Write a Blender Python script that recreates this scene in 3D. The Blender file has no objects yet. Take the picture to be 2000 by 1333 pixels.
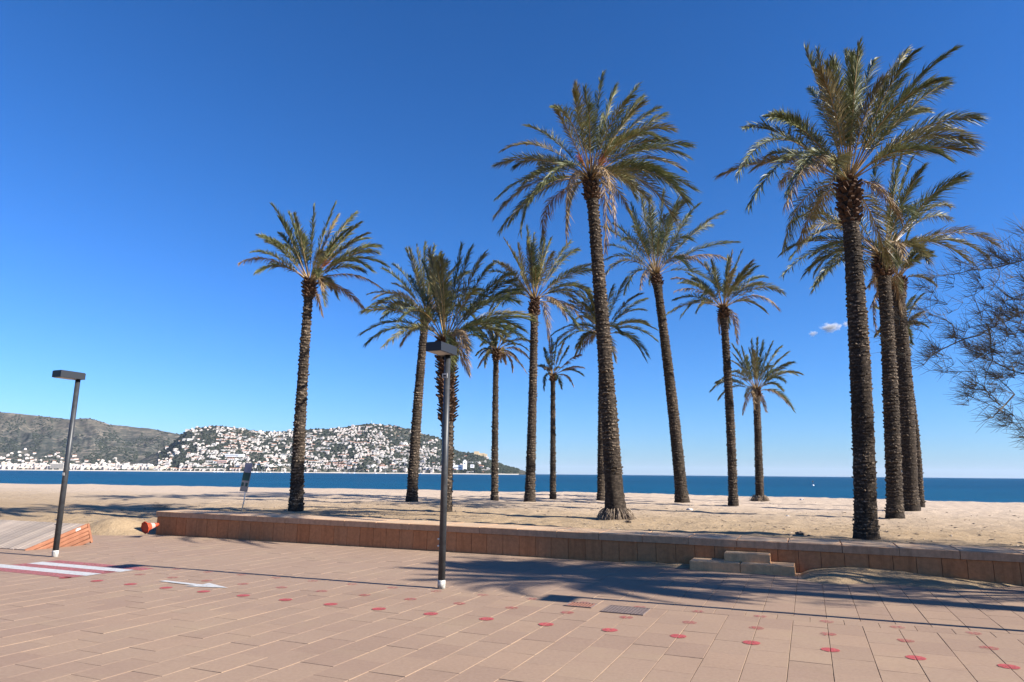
import bpy, math, random
import numpy as np
from mathutils import Vector, Matrix, Euler

# ------------------------------------------------------------------ camera, sky, sun, exposure
scene = bpy.context.scene
COL = scene.collection
FPX = 1333.0                     # focal length in photograph pixels (2000 wide)
EYE = 1.7
PITCH = math.atan(259.5 / FPX)
ROLL = math.radians(0.5)
fwd = np.array([0, math.cos(PITCH), math.sin(PITCH)])
right0 = np.array([1.0, 0, 0]); up0 = np.cross(right0, fwd)
Rv = math.cos(ROLL) * right0 + math.sin(ROLL) * up0
Uv = math.cos(ROLL) * up0 - math.sin(ROLL) * right0
cam_data = bpy.data.cameras.new('camera')
cam = bpy.data.objects.new('camera', cam_data); COL.objects.link(cam)
cam_data.sensor_width = 36.0
cam_data.lens = 36.0 * FPX / 2000.0
cam_data.clip_start = 0.1
cam_data.clip_end = 60000
m = Matrix.Identity(4)
for i in range(3):
    m[i][0] = Rv[i]; m[i][1] = Uv[i]; m[i][2] = -fwd[i]
m[0][3], m[1][3], m[2][3] = 0, 0, EYE
cam.matrix_world = m
scene.camera = cam

SUN_EL = math.radians(30.0)
SUN_AZ = math.radians(-21.6)     # direction towards the sun, measured from +X
SUN = np.array([math.cos(SUN_EL) * math.cos(SUN_AZ), math.cos(SUN_EL) * math.sin(SUN_AZ), math.sin(SUN_EL)])
world = bpy.data.worlds.new('World'); scene.world = world
world.use_nodes = True
wn = world.node_tree; wn.nodes.clear()
sky = wn.nodes.new('ShaderNodeTexSky'); sky.sky_type = 'NISHITA'
sky.sun_disc = False
sky.sun_elevation = SUN_EL
sky.sun_rotation = math.pi / 2 - SUN_AZ
sky.altitude = 0; sky.air_density = 1.0; sky.dust_density = 0.25; sky.ozone_density = 3.2
# grade of the whole sky: deeper blue overhead, as the (polarised) photograph shows it
sep_ = wn.nodes.new('ShaderNodeSeparateColor'); cmb = wn.nodes.new('ShaderNodeCombineColor')
wn.links.new(sky.outputs[0], sep_.inputs[0])
for ch, (k_, g_) in enumerate(((0.245, 1.47), (0.685, 1.14), (1.14, 1.15))):
    pw = wn.nodes.new('ShaderNodeMath'); pw.operation = 'POWER'; pw.inputs[1].default_value = g_
    ml = wn.nodes.new('ShaderNodeMath'); ml.operation = 'MULTIPLY'; ml.inputs[1].default_value = k_
    wn.links.new(sep_.outputs[ch], pw.inputs[0]); wn.links.new(pw.outputs[0], ml.inputs[0]); wn.links.new(ml.outputs[0], cmb.inputs[ch])
bg = wn.nodes.new('ShaderNodeBackground'); bg.inputs['Strength'].default_value = 0.0515
wo = wn.nodes.new('ShaderNodeOutputWorld')
wn.links.new(cmb.outputs[0], bg.inputs['Color'])
wn.links.new(bg.outputs[0], wo.inputs['Surface'])

sun_d = bpy.data.lights.new('sun', 'SUN'); sun_d.energy = 5.0; sun_d.angle = math.radians(0.53)
sun_d.color = (1.0, 0.94, 0.85)
sun_o = bpy.data.objects.new('sun', sun_d); COL.objects.link(sun_o)
sun_o.rotation_euler = Vector(SUN.tolist()).to_track_quat('Z', 'Y').to_euler()
scene.view_settings.view_transform = 'Standard'
scene.view_settings.look = 'None'
scene.view_settings.exposure = 1.29
scene.view_settings.gamma = 1.0
scene.view_settings.use_curve_mapping = False
HAZE = 1.7e-5
scene.cycles.max_bounces = 8
scene.cycles.transparent_max_bounces = 16

# ------------------------------------------------------------------ helpers
def ray(x, y):
    d = fwd * FPX + Rv * (x - 1000) + Uv * (666.5 - y)
    return d / np.linalg.norm(d)
def hit(x, y, z=0.0):                       # point at height z seen at photo pixel x, y
    d = ray(x, y); t = (z - EYE) / d[2]
    return np.array([0, 0, EYE]) + t * d
def at(x, y, Y):                            # point at distance Y (along +Y) seen at photo pixel x, y
    d = ray(x, y); return np.array([0, 0, EYE]) + d * (Y / d[1])
ANG = math.radians(-23.18)                  # direction of the promenade wall and the paving grid
U2 = np.array([math.cos(ANG), math.sin(ANG)]); V2 = np.array([-U2[1], U2[0]])
def w3(u, v, z=0.0):
    p = U2 * u + V2 * v
    return np.array([p[0], p[1], z])
def touv(p):
    return float(p[0] * U2[0] + p[1] * U2[1]), float(p[0] * V2[0] + p[1] * V2[1])

def _hash(ix, iy, seed):
    h = (ix.astype(np.int64) * 374761393 + iy.astype(np.int64) * 668265263 + seed * 1442695041) & 0xffffffff
    h = ((h ^ (h >> 13)) * 1274126177) & 0xffffffff
    return ((h ^ (h >> 16)) & 0xffff) / 65535.0
def vnoise(x, y, seed=0):
    x = np.asarray(x, float); y = np.asarray(y, float)
    ix = np.floor(x); iy = np.floor(y); fx = x - ix; fy = y - iy
    fx = fx * fx * (3 - 2 * fx); fy = fy * fy * (3 - 2 * fy)
    a = _hash(ix, iy, seed); b = _hash(ix + 1, iy, seed); c = _hash(ix, iy + 1, seed); d = _hash(ix + 1, iy + 1, seed)
    return (a * (1 - fx) + b * fx) * (1 - fy) + (c * (1 - fx) + d * fx) * fy
def fbm(x, y, oct=4, seed=0):
    r = 0; a = 0.5; s = 0
    x = np.asarray(x, float); y = np.asarray(y, float)
    for k in range(oct):
        r = r + a * vnoise(x * 2 ** k, y * 2 ** k, seed + k); s += a; a *= 0.5
    return r / s
def sstep(a, b, x):
    t = np.clip((np.asarray(x, float) - a) / (b - a), 0, 1); return t * t * (3 - 2 * t)

def mesh_np(name, verts, faces, mats=(), midx=None, smooth=False):
    me = bpy.data.meshes.new(name)
    me.from_pydata(np.asarray(verts, float).tolist(), [], faces if isinstance(faces, list) else faces.tolist())
    for mt in mats: me.materials.append(mt)
    if midx is not None: me.polygons.foreach_set('material_index', np.asarray(midx, dtype=np.int32))
    if smooth is True: me.polygons.foreach_set('use_smooth', np.ones(len(me.polygons), dtype=bool))
    elif smooth is not False: me.polygons.foreach_set('use_smooth', np.asarray(smooth, dtype=bool))
    me.update()
    return me
def obj(name, me, parent=None, loc=None, rot=None, **props):
    o = bpy.data.objects.new(name, me); COL.objects.link(o)
    if parent is not None: o.parent = parent
    if loc is not None: o.location = [float(c) for c in loc]
    if rot is not None: o.rotation_euler = rot
    for k, v in props.items(): o[k] = v
    return o
def thing(name, label, cat, loc=(0, 0, 0), rotz=0.0, group=None):
    o = obj(name, None, None, loc, (0, 0, rotz), label=label, category=cat)
    o.empty_display_size = 0.2
    if group: o['group'] = group
    return o

class MB:                                   # collects simple shapes into one mesh
    def __init__(s): s.v = []; s.f = []; s.m = []; s.sm = []
    def add(s, verts, faces, m=0, smooth=False):
        b = len(s.v); s.v.extend([tuple(map(float, p)) for p in verts])
        for f in faces: s.f.append([i + b for i in f]); s.m.append(m); s.sm.append(smooth)
    def box(s, c, d, m=0, M=None, bev=0.0, bottom=True):
        x, y, z = d[0] / 2, d[1] / 2, d[2] / 2
        if bev <= 0:
            vs = [(-x, -y, -z), (x, -y, -z), (x, y, -z), (-x, y, -z), (-x, -y, z), (x, -y, z), (x, y, z), (-x, y, z)]
            fs = [(4, 5, 6, 7), (0, 1, 5, 4), (1, 2, 6, 5), (2, 3, 7, 6), (3, 0, 4, 7)]
            if bottom: fs.append((0, 3, 2, 1))
        else:                               # bevelled top rim
            b = bev
            vs = [(-x, -y, -z), (x, -y, -z), (x, y, -z), (-x, y, -z),
                  (-x, -y, z - b), (x, -y, z - b), (x, y, z - b), (-x, y, z - b),
                  (-x + b, -y + b, z), (x - b, -y + b, z), (x - b, y - b, z), (-x + b, y - b, z)]
            fs = [(8, 9, 10, 11), (0, 1, 5, 4), (1, 2, 6, 5), (2, 3, 7, 6), (3, 0, 4, 7),
                  (4, 5, 9, 8), (5, 6, 10, 9), (6, 7, 11, 10), (7, 4, 8, 11)]
            if bottom: fs.append((0, 3, 2, 1))
        if M is None: vs = [(a + c[0], b_ + c[1], e + c[2]) for a, b_, e in vs]
        else: vs = [tuple(M @ (Vector(p) + Vector(c))) for p in vs]
        s.add(vs, fs, m)
    def tube(s, pts, rad, n=8, m=0, cap=True, smooth=True):
        pts = [np.array(p, float) for p in pts]; k = len(pts)
        vs = []; X = None
        for i in range(k):
            T = pts[min(i + 1, k - 1)] - pts[max(i - 1, 0)]; T = T / (np.linalg.norm(T) + 1e-9)
            if X is None:
                a = np.array([0, 0, 1.0]) if abs(T[2]) < 0.9 else np.array([1.0, 0, 0]); X = np.cross(T, a)
            X = X - T * (X @ T); X = X / (np.linalg.norm(X) + 1e-9); Y = np.cross(T, X)
            for j in range(n):
                a = 2 * math.pi * j / n
                vs.append(pts[i] + rad[i] * (math.cos(a) * X + math.sin(a) * Y))
        fs = [(i * n + j, i * n + (j + 1) % n, (i + 1) * n + (j + 1) % n, (i + 1) * n + j) for i in range(k - 1) for j in range(n)]
        s.add(vs, fs, m, smooth)
        if cap:
            b = len(s.v) - len(vs)
            s.f.append([b + j for j in range(n)][::-1]); s.m.append(m); s.sm.append(False)
            s.f.append([b + (k - 1) * n + j for j in range(n)]); s.m.append(m); s.sm.append(False)
    def mesh(s, name, mats):
        return mesh_np(name, s.v, s.f, mats, s.m, s.sm)

# ------------------------------------------------------------------ materials
def mat(name, base=(0.5, 0.5, 0.5), rough=0.8, spec=0.3, metallic=0.0):
    mt = bpy.data.materials.new(name); mt.use_nodes = True
    nt = mt.node_tree; b = nt.nodes['Principled BSDF']
    b.inputs['Base Color'].default_value = (*base, 1); b.inputs['Roughness'].default_value = rough
    b.inputs['Specular IOR Level'].default_value = spec; b.inputs['Metallic'].default_value = metallic
    return mt, nt, b
def node(nt, typ, **kw):
    n = nt.nodes.new(typ)
    for k, v in kw.items():
        if k in n.inputs: n.inputs[k].default_value = v
        else: setattr(n, k, v)
    return n
def noise(nt, scale, detail=4, rough=0.55, coord='world', stretch=None, dist=0.0):
    if coord == 'world': src = nt.nodes.new('ShaderNodeNewGeometry').outputs['Position']
    else: src = nt.nodes.new('ShaderNodeTexCoord').outputs['Object']
    if stretch:
        mp = nt.nodes.new('ShaderNodeMapping'); mp.inputs['Scale'].default_value = stretch
        if len(stretch) > 3: pass
        nt.links.new(src, mp.inputs['Vector']); src = mp.outputs[0]
    n = nt.nodes.new('ShaderNodeTexNoise')
    n.inputs['Scale'].default_value = scale; n.inputs['Detail'].default_value = detail
    n.inputs['Roughness'].default_value = rough; n.inputs['Distortion'].default_value = dist
    nt.links.new(src, n.inputs['Vector'])
    return n.outputs['Fac']
def ramp(nt, fac, stops):
    r = nt.nodes.new('ShaderNodeValToRGB'); e = r.color_ramp.elements
    e[0].position = stops[0][0]; e[0].color = (*stops[0][1], 1)
    e[1].position = stops[-1][0]; e[1].color = (*stops[-1][1], 1)
    for p, c in stops[1:-1]:
        k = e.new(p); k.color = (*c, 1)
    nt.links.new(fac, r.inputs['Fac']); return r.outputs['Color']
def mix(nt, fac, a, b, mode='MIX'):
    n = nt.nodes.new('ShaderNodeMix'); n.data_type = 'RGBA'; n.blend_type = mode
    for sock, val in ((n.inputs[0], fac), (n.inputs[6], a), (n.inputs[7], b)):
        if isinstance(val, (int, float)): sock.default_value = val
        elif isinstance(val, tuple): sock.default_value = (*val, 1)
        else: nt.links.new(val, sock)
    return n.outputs[2]
def mth(nt, op, a, b=0.0):
    n = nt.nodes.new('ShaderNodeMath'); n.operation = op
    for i, val in enumerate((a, b)):
        if isinstance(val, (int, float)): n.inputs[i].default_value = val
        else: nt.links.new(val, n.inputs[i])
    return n.outputs[0]
def maprange(nt, v, a, b, c=0.0, d=1.0):
    n = nt.nodes.new('ShaderNodeMapRange')
    for i, val in zip((1, 2, 3, 4), (a, b, c, d)): n.inputs[i].default_value = val
    nt.links.new(v, n.inputs[0]); return n.outputs[0]
def bump(nt, b, h, strength=0.5, dist=0.02):
    n = nt.nodes.new('ShaderNodeBump'); n.inputs['Strength'].default_value = strength; n.inputs['Distance'].default_value = dist
    nt.links.new(h, n.inputs['Height']); nt.links.new(n.outputs[0], b.inputs['Normal']); return n
def objrand(nt): return nt.nodes.new('ShaderNodeObjectInfo').outputs['Random']

# terracotta-pink concrete paving tiles
def paving_mat(name, per_obj=True):
    mt, nt, b = mat(name, rough=0.85, spec=0.25)
    c = ramp(nt, noise(nt, 0.45, 5, 0.6), [(0.3, (0.305, 0.203, 0.148)), (0.5, (0.332, 0.220, 0.160)), (0.7, (0.358, 0.247, 0.172))])
    c = mix(nt, 0.30, c, ramp(nt, noise(nt, 26, 6, 0.75), [(0.32, (0.23, 0.155, 0.105)), (0.68, (0.46, 0.34, 0.24))]), 'MIX')
    stain = maprange(nt, noise(nt, 1.9, 7, 0.75), 0.55, 0.74)
    c = mix(nt, mth(nt, 'MULTIPLY', stain, 0.30), c, (0.21, 0.145, 0.10))
    spot = maprange(nt, noise(nt, 9.0, 2, 0.4), 0.80, 0.83)
    c = mix(nt, mth(nt, 'MULTIPLY', spot, 0.7), c, (0.12, 0.09, 0.075))
    sandf = maprange(nt, noise(nt, 0.8, 5, 0.65), 0.56, 0.74)
    c = mix(nt, mth(nt, 'MULTIPLY', sandf, 0.40), c, (0.37, 0.275, 0.175))
    if per_obj:
        r = ramp(nt, objrand(nt), [(0.0, (0.468, 0.458, 0.455)), (0.5, (0.50, 0.50, 0.492)), (1.0, (0.525, 0.518, 0.50))])
        c = mix(nt, 1.0, c, mix(nt, 1.0, r, (2.0, 2.0, 2.0), 'MULTIPLY'), 'MULTIPLY')
    c = mix(nt, 1.0, c, (0.82, 0.82, 0.80), 'MULTIPLY')
    nt.links.new(c, b.inputs['Base Color'])
    bump(nt, b, noise(nt, 120, 4, 0.7), 0.35, 0.004)
    return mt
M_tile = paving_mat('paving_tile')
M_tile2 = paving_mat('paving_tile_far', per_obj=False)
mt, nt, b = mat('joint_sand', rough=0.95)
nt.links.new(ramp(nt, noise(nt, 5, 5), [(0.35, (0.22, 0.155, 0.10)), (0.65, (0.38, 0.28, 0.185))]), b.inputs['Base Color'])
M_joint = mt
# sand
mt, nt, b = mat('beach_sand', rough=0.95, spec=0.15)
c = ramp(nt, noise(nt, 0.12, 6, 0.62, stretch=(0.6, 1.3, 1)), [(0.3, (0.335, 0.238, 0.138)), (0.5, (0.39, 0.285, 0.170)), (0.7, (0.44, 0.33, 0.205))])
c = mix(nt, 0.35, c, ramp(nt, noise(nt, 3.2, 6, 0.75), [(0.3, (0.26, 0.185, 0.11)), (0.7, (0.52, 0.395, 0.25))]))
spk = maprange(nt, noise(nt, 7, 3, 0.6), 0.72, 0.80)
c = mix(nt, mth(nt, 'MULTIPLY', spk, 0.55), c, (0.17, 0.12, 0.08))
litter = maprange(nt, noise(nt, 0.5, 6, 0.7), 0.55, 0.75)
c = mix(nt, mth(nt, 'MULTIPLY', litter, 0.30), c, (0.27, 0.195, 0.115))
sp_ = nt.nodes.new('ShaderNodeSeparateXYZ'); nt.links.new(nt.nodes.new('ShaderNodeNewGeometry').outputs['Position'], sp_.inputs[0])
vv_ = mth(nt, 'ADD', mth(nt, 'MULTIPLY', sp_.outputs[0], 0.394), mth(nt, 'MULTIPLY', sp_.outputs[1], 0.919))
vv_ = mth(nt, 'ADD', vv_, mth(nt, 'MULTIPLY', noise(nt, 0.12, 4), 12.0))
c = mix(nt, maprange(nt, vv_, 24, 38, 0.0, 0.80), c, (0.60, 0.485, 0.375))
c = mix(nt, 1.0, c, (0.83, 0.81, 0.80), 'MULTIPLY')
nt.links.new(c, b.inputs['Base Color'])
h = mth(nt, 'ADD', noise(nt, 2.2, 6, 0.7), mth(nt, 'MULTIPLY', noise(nt, 14, 4, 0.7), 0.25))
bump(nt, b, h, 0.75, 0.10)
M_sand = mt
# sea
mt, nt, b = mat('sea_water', base=(0.004, 0.075, 0.17), rough=0.40, spec=0.16)
geo = nt.nodes.new('ShaderNodeNewGeometry')
c = ramp(nt, noise(nt, 0.01, 4, 0.6, stretch=(0.35, 1.6, 1)), [(0.3, (0.000, 0.034, 0.072)), (0.7, (0.001, 0.064, 0.125))])
c2 = ramp(nt, noise(nt, 0.16, 4, 0.7, stretch=(0.4, 1.5, 1)), [(0.3, (0.35, 0.35, 0.35)), (0.7, (0.65, 0.65, 0.65))])
c = mix(nt, 0.6, c, c2, 'OVERLAY')
sep = nt.nodes.new('ShaderNodeSeparateXYZ'); nt.links.new(geo.outputs['Position'], sep.inputs[0])
near = maprange(nt, mth(nt, 'ADD', mth(nt, 'MULTIPLY', sep.outputs[1], 1.0), mth(nt, 'MULTIPLY', sep.outputs[0], 0.25)), 50, 330, 1.0, 0.0)
c = mix(nt, mth(nt, 'MULTIPLY', near, 0.45), c, (0.002, 0.095, 0.165))
nt.links.new(c, b.inputs['Base Color'])
h = mth(nt, 'ADD', noise(nt, 0.22, 5, 0.65, stretch=(0.45, 1.0, 1)), mth(nt, 'MULTIPLY', noise(nt, 1.4, 5, 0.65, stretch=(0.5, 1.0, 1)), 0.35))
bump(nt, b, h, 1.0, 1.3)
M_sea = mt
mt, nt, b = mat('sea_foam', base=(0.7, 0.72, 0.72), rough=0.7)
M_foam = mt
# wall stone
def wall_mat(name, c0, c1, c2, film=False):
    mt, nt, b = mat(name, rough=0.88, spec=0.2)
    c = ramp(nt, objrand(nt), [(0.0, c0), (0.5, c1), (1.0, c2)])
    c = mix(nt, 0.4, c, ramp(nt, noise(nt, 14, 6, 0.7), [(0.3, tuple(x * 0.55 for x in c1)), (0.7, tuple(min(1, x * 1.5) for x in c1))]))
    streak = maprange(nt, noise(nt, 1.0, 5, 0.65, stretch=(9, 9, 0.7)), 0.50, 0.72)
    c = mix(nt, mth(nt, 'MULTIPLY', streak, 0.45), c, tuple(x * 0.45 for x in c1))
    if film:
        gg = nt.nodes.new('ShaderNodeNewGeometry'); sx = nt.nodes.new('ShaderNodeSeparateXYZ'); nt.links.new(gg.outputs['Normal'], sx.inputs[0])
        f_ = mth(nt, 'MULTIPLY', maprange(nt, sx.outputs[2], 0.75, 0.98), maprange(nt, noise(nt, 2.0, 5, 0.7), 0.36, 0.60, 0.35, 0.95))
        c = mix(nt, f_, c, (0.46, 0.335, 0.215))
    nt.links.new(c, b.inputs['Base Color'])
    bump(nt, b, noise(nt, 70, 5, 0.7), 0.4, 0.006)
    return mt
M_block = wall_mat('wall_block', (0.39, 0.150, 0.058), (0.42, 0.180, 0.075), (0.40, 0.190, 0.088))
M_cap = wall_mat('wall_cap', (0.41, 0.235, 0.130), (0.44, 0.255, 0.145), (0.46, 0.275, 0.16), film=True)
M_step = wall_mat('step_stone', (0.54, 0.29, 0.14), (0.57, 0.315, 0.155), (0.55, 0.30, 0.15), film=True)
M_core, _, _ = mat('wall_core', (0.10, 0.06, 0.045), 0.95)
# wood
def wood_mat(name, a, bb, cc, st):
    mt, nt, b = mat(name, rough=0.8, spec=0.25)
    c = ramp(nt, noise(nt, 4.0, 6, 0.7, coord='object', stretch=st), [(0.3, a), (0.55, bb), (0.75, cc)])
    r = ramp(nt, objrand(nt), [(0, (0.75, 0.75, 0.75)), (1, (1.15, 1.12, 1.08))])
    c = mix(nt, 1.0, c, r, 'MULTIPLY')
    nt.links.new(c, b.inputs['Base Color']); bump(nt, b, noise(nt, 6, 5, 0.7, coord='object', stretch=st), 0.5, 0.004)
    return mt
M_greywood = wood_mat('grey_weathered_wood', (0.26, 0.205, 0.165), (0.36, 0.295, 0.24), (0.46, 0.39, 0.33), (12, 1, 12))
M_redwood = wood_mat('stained_wood', (0.15, 0.060, 0.034), (0.24, 0.105, 0.060), (0.33, 0.175, 0.105), (12, 1, 12))
# metal
mt, nt, b = mat('lamp_paint', rough=0.45, spec=0.45)
c = ramp(nt, noise(nt, 8, 5, 0.7), [(0.35, (0.020, 0.022, 0.025)), (0.7, (0.042, 0.045, 0.049))])
sc_ = maprange(nt, noise(nt, 30, 3, 0.6), 0.72, 0.76)
c = mix(nt, mth(nt, 'MULTIPLY', sc_, 0.5), c, (0.30, 0.30, 0.29))
nt.links.new(c, b.inputs['Base Color']); M_lamp = mt
M_white, nt, b = mat('white_paint', (0.74, 0.74, 0.70), 0.7)
c = ramp(nt, noise(nt, 16, 5, 0.7), [(0.38, (0.22, 0.21, 0.19)), (0.58, (0.52, 0.51, 0.47))]); nt.links.new(c, b.inputs['Base Color'])
M_diff, _, _ = mat('lamp_glass', (0.40, 0.37, 0.34), 0.4)
M_head, _, _ = mat('lamp_head_paint', (0.016, 0.019, 0.025), 0.5, 0.3)
M_iron, nt, b = mat('cast_iron', (0.12, 0.085, 0.07), 0.75)
nt.links.new(ramp(nt, noise(nt, 90, 3, 0.6), [(0.4, (0.10, 0.075, 0.065)), (0.6, (0.24, 0.18, 0.155))]), b.inputs['Base Color'])
M_rust, nt, b = mat('rusty_iron', (0.22, 0.10, 0.07), 0.85)
M_dark, _, _ = mat('dark_shade_and_print', (0.02, 0.018, 0.018), 0.9)
M_steel, _, _ = mat('galvanised_steel', (0.45, 0.45, 0.43), 0.45, 0.5, 0.6)
# worn road paint
def paint_mat(name, col, wear):
    mt, nt, b = mat(name, col, 0.75)
    o = nt.nodes['Material Output']; tr = nt.nodes.new('ShaderNodeBsdfTransparent'); mx = nt.nodes.new('ShaderNodeMixShader')
    f = maprange(nt, noise(nt, 22, 6, 0.8), wear - 0.10, wear + 0.14)
    nt.links.new(f, mx.inputs[0]); nt.links.new(tr.outputs[0], mx.inputs[1]); nt.links.new(b.outputs[0], mx.inputs[2])
    c = ramp(nt, noise(nt, 6, 5), [(0.3, tuple(x * 0.85 for x in col)), (0.7, tuple(min(1, x * 1.08) for x in col))])
    nt.links.new(c, b.inputs['Base Color'])
    nt.links.new(mx.outputs[0], o.inputs['Surface']); return mt
M_red1 = paint_mat('red_paint', (0.38, 0.070, 0.070), 0.38)
M_red2 = paint_mat('worn_red_paint', (0.36, 0.080, 0.075), 0.50)
M_red3 = paint_mat('very_worn_red_paint', (0.36, 0.09, 0.085), 0.52)
M_redz = paint_mat('zebra_red_paint', (0.36, 0.12, 0.12), 0.42)
M_whp = paint_mat('zebra_white_paint', (0.46, 0.455, 0.44), 0.33)
# palm
mt, nt, b = mat('palm_leaf', rough=0.5, spec=0.34)
c = ramp(nt, objrand(nt), [(0.0, (0.046, 0.064, 0.018)), (0.35, (0.082, 0.098, 0.028)), (0.65, (0.128, 0.132, 0.040)), (0.85, (0.175, 0.145, 0.050)), (1.0, (0.22, 0.145, 0.062))])
c = mix(nt, 0.45, c, ramp(nt, noise(nt, 3.5, 3, 0.6), [(0.32, (0.028, 0.042, 0.014)), (0.68, (0.25, 0.235, 0.10))]))
nt.links.new(c, b.inputs['Base Color'])
o = nt.nodes['Material Output']; tl = nt.nodes.new('ShaderNodeBsdfTranslucent'); mx = nt.nodes.new('ShaderNodeMixShader'); mx.inputs[0].default_value = 0.16
nt.links.new(c, tl.inputs['Color']); nt.links.new(b.outputs[0], mx.inputs[1]); nt.links.new(tl.outputs[0], mx.inputs[2]); nt.links.new(mx.outputs[0], o.inputs['Surface'])
M_leaf = mt
mt, nt, b = mat('dry_palm_leaf', rough=0.7, spec=0.3)
c = ramp(nt, noise(nt, 3.0, 4, 0.7), [(0.3, (0.11, 0.07, 0.035)), (0.7, (0.34, 0.235, 0.13))]); nt.links.new(c, b.inputs['Base Color']); M_dry = mt
mt, nt, b = mat('palm_rachis', rough=0.5, spec=0.4)
c = ramp(nt, noise(nt, 5, 3, 0.6), [(0.3, (0.17, 0.105, 0.038)), (0.7, (0.36, 0.235, 0.095))]); nt.links.new(c, b.inputs['Base Color']); M_rach = mt
mt, nt, b = mat('palm_bark_gap_shade', rough=0.95, spec=0.15)
c = ramp(nt, noise(nt, 9, 6, 0.75, stretch=(1, 1, 2.2)), [(0.28, (0.012, 0.009, 0.007)), (0.5, (0.034, 0.026, 0.020)), (0.72, (0.11, 0.085, 0.064))])  # bark darkened between the scars; shade of the gaps put into its colour
nt.links.new(c, b.inputs['Base Color']); bump(nt, b, noise(nt, 30, 5, 0.75, stretch=(1, 1, 2.5)), 0.9, 0.03); M_bark = mt
mt, nt, b = mat('palm_scar', rough=0.95, spec=0.15)
c = ramp(nt, noise(nt, 16, 5, 0.75), [(0.34, (0.020, 0.015, 0.011)), (0.53, (0.080, 0.062, 0.045)), (0.72, (0.36, 0.29, 0.225))])
pl_ = noise(nt, 1.1, 3, 0.6); c = mix(nt, 1.0, c, ramp(nt, pl_, [(0.35, (0.55, 0.55, 0.55)), (0.65, (1.25, 1.2, 1.15))]), 'MULTIPLY')
nt.links.new(c, b.inputs['Base Color']); M_scar = mt
mt, nt, b = mat('palm_boot', rough=0.9, spec=0.2)
c = ramp(nt, noise(nt, 12, 5, 0.75), [(0.3, (0.030, 0.017, 0.011)), (0.55, (0.085, 0.046, 0.028)), (0.75, (0.22, 0.14, 0.085))])
nt.links.new(c, b.inputs['Base Color']); M_boot = mt
M_fruit, nt, b = mat('fruit_stalk', (0.42, 0.12, 0.025), 0.6)
mt, nt, b = mat('root_fibre', rough=0.95)
c = ramp(nt, noise(nt, 12, 4, 0.7), [(0.3, (0.13, 0.09, 0.06)), (0.7, (0.34, 0.27, 0.20))]); nt.links.new(c, b.inputs['Base Color']); M_root = mt
mt, nt, b = mat('tamarisk_bark', rough=0.9, spec=0.2)
c = ramp(nt, noise(nt, 7, 4, 0.7), [(0.3, (0.05, 0.038, 0.030)), (0.7, (0.13, 0.10, 0.078))]); nt.links.new(c, b.inputs['Base Color']); M_tbark = mt
mt, nt, b = mat('tamarisk_twig', rough=0.85, spec=0.2)
c = ramp(nt, noise(nt, 2.2, 4, 0.7), [(0.3, (0.10, 0.070, 0.045)), (0.55, (0.155, 0.125, 0.070)), (0.75, (0.24, 0.18, 0.12))]); nt.links.new(c, b.inputs['Base Color']); M_ttwig = mt
M_cone, _, _ = mat('orange_plastic', (0.42, 0.055, 0.02), 0.55, 0.3)
M_conepale, _, _ = mat('faded_band', (0.46, 0.27, 0.235), 0.6, 0.3)
# hills and town
mt, nt, b = mat('scrub_hillside', rough=1.0, spec=0.0)
n1 = noise(nt, 0.0035, 8, 0.68); n2 = noise(nt, 0.016, 9, 0.78)
c = ramp(nt, n2, [(0.40, (0.030, 0.038, 0.034)), (0.48, (0.068, 0.070, 0.058)), (0.54, (0.145, 0.128, 0.102)), (0.62, (0.30, 0.25, 0.19))])
c = mix(nt, maprange(nt, n1, 0.42, 0.60, 0.0, 0.62), c, (0.040, 0.048, 0.042))
n3 = noise(nt, 0.045, 5, 0.7); c = mix(nt, maprange(nt, n3, 0.57, 0.62, 0.0, 0.6), c, (0.020, 0.030, 0.024))
geo = nt.nodes.new('ShaderNodeNewGeometry'); sep = nt.nodes.new('ShaderNodeSeparateXYZ'); nt.links.new(geo.outputs['Position'], sep.inputs[0])
hi = maprange(nt, mth(nt, 'ADD', sep.outputs[2], mth(nt, 'MULTIPLY', n2, 120)), 250, 400)
c = mix(nt, mth(nt, 'MULTIPLY', hi, 0.45), c, (0.13, 0.105, 0.075))
nt.links.new(c, b.inputs['Base Color']); M_hill = mt
M_shore, _, _ = mat('shore_rock', (0.52, 0.46, 0.38), 0.9)
def house_mat(name, cols):
    mt, nt, b = mat(name, rough=0.85, spec=0.2)
    n = len(cols); c = ramp(nt, objrand(nt), [(i / (n - 1), col) for i, col in enumerate(cols)])
    c = mix(nt, 0.18, c, ramp(nt, noise(nt, 0.25, 3, 0.6), [(0.35, (0.25, 0.22, 0.20)), (0.65, (0.9, 0.9, 0.9))]))
    nt.links.new(c, b.inputs['Base Color']); return mt
M_hwall = house_mat('whitewashed_wall', [(0.60, 0.56, 0.51), (0.36, 0.34, 0.32), (0.70, 0.68, 0.64), (0.46, 0.36, 0.29), (0.56, 0.54, 0.51), (0.30, 0.27, 0.25), (0.62, 0.60, 0.56)])
M_awall = house_mat('rendered_wall', [(0.66, 0.60, 0.52), (0.60, 0.46, 0.38), (0.70, 0.66, 0.60), (0.62, 0.52, 0.38), (0.68, 0.62, 0.58), (0.74, 0.73, 0.70)])
M_roof, _, _ = mat('terracotta_roof', (0.36, 0.17, 0.10), 0.9)
M_win, _, _ = mat('window_glass', (0.05, 0.06, 0.075), 0.3, 0.5)
M_fort, _, _ = mat('fort_stone', (0.62, 0.47, 0.28), 0.9)
mt, nt, b = mat('hill_tree', rough=1.0, spec=0.0)
c = ramp(nt, noise(nt, 0.05, 3, 0.6), [(0.35, (0.022, 0.030, 0.024)), (0.65, (0.050, 0.056, 0.040))]); nt.links.new(c, b.inputs['Base Color']); M_htree = mt
M_hull, _, _ = mat('boat_hull', (0.75, 0.76, 0.78), 0.5)

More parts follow.
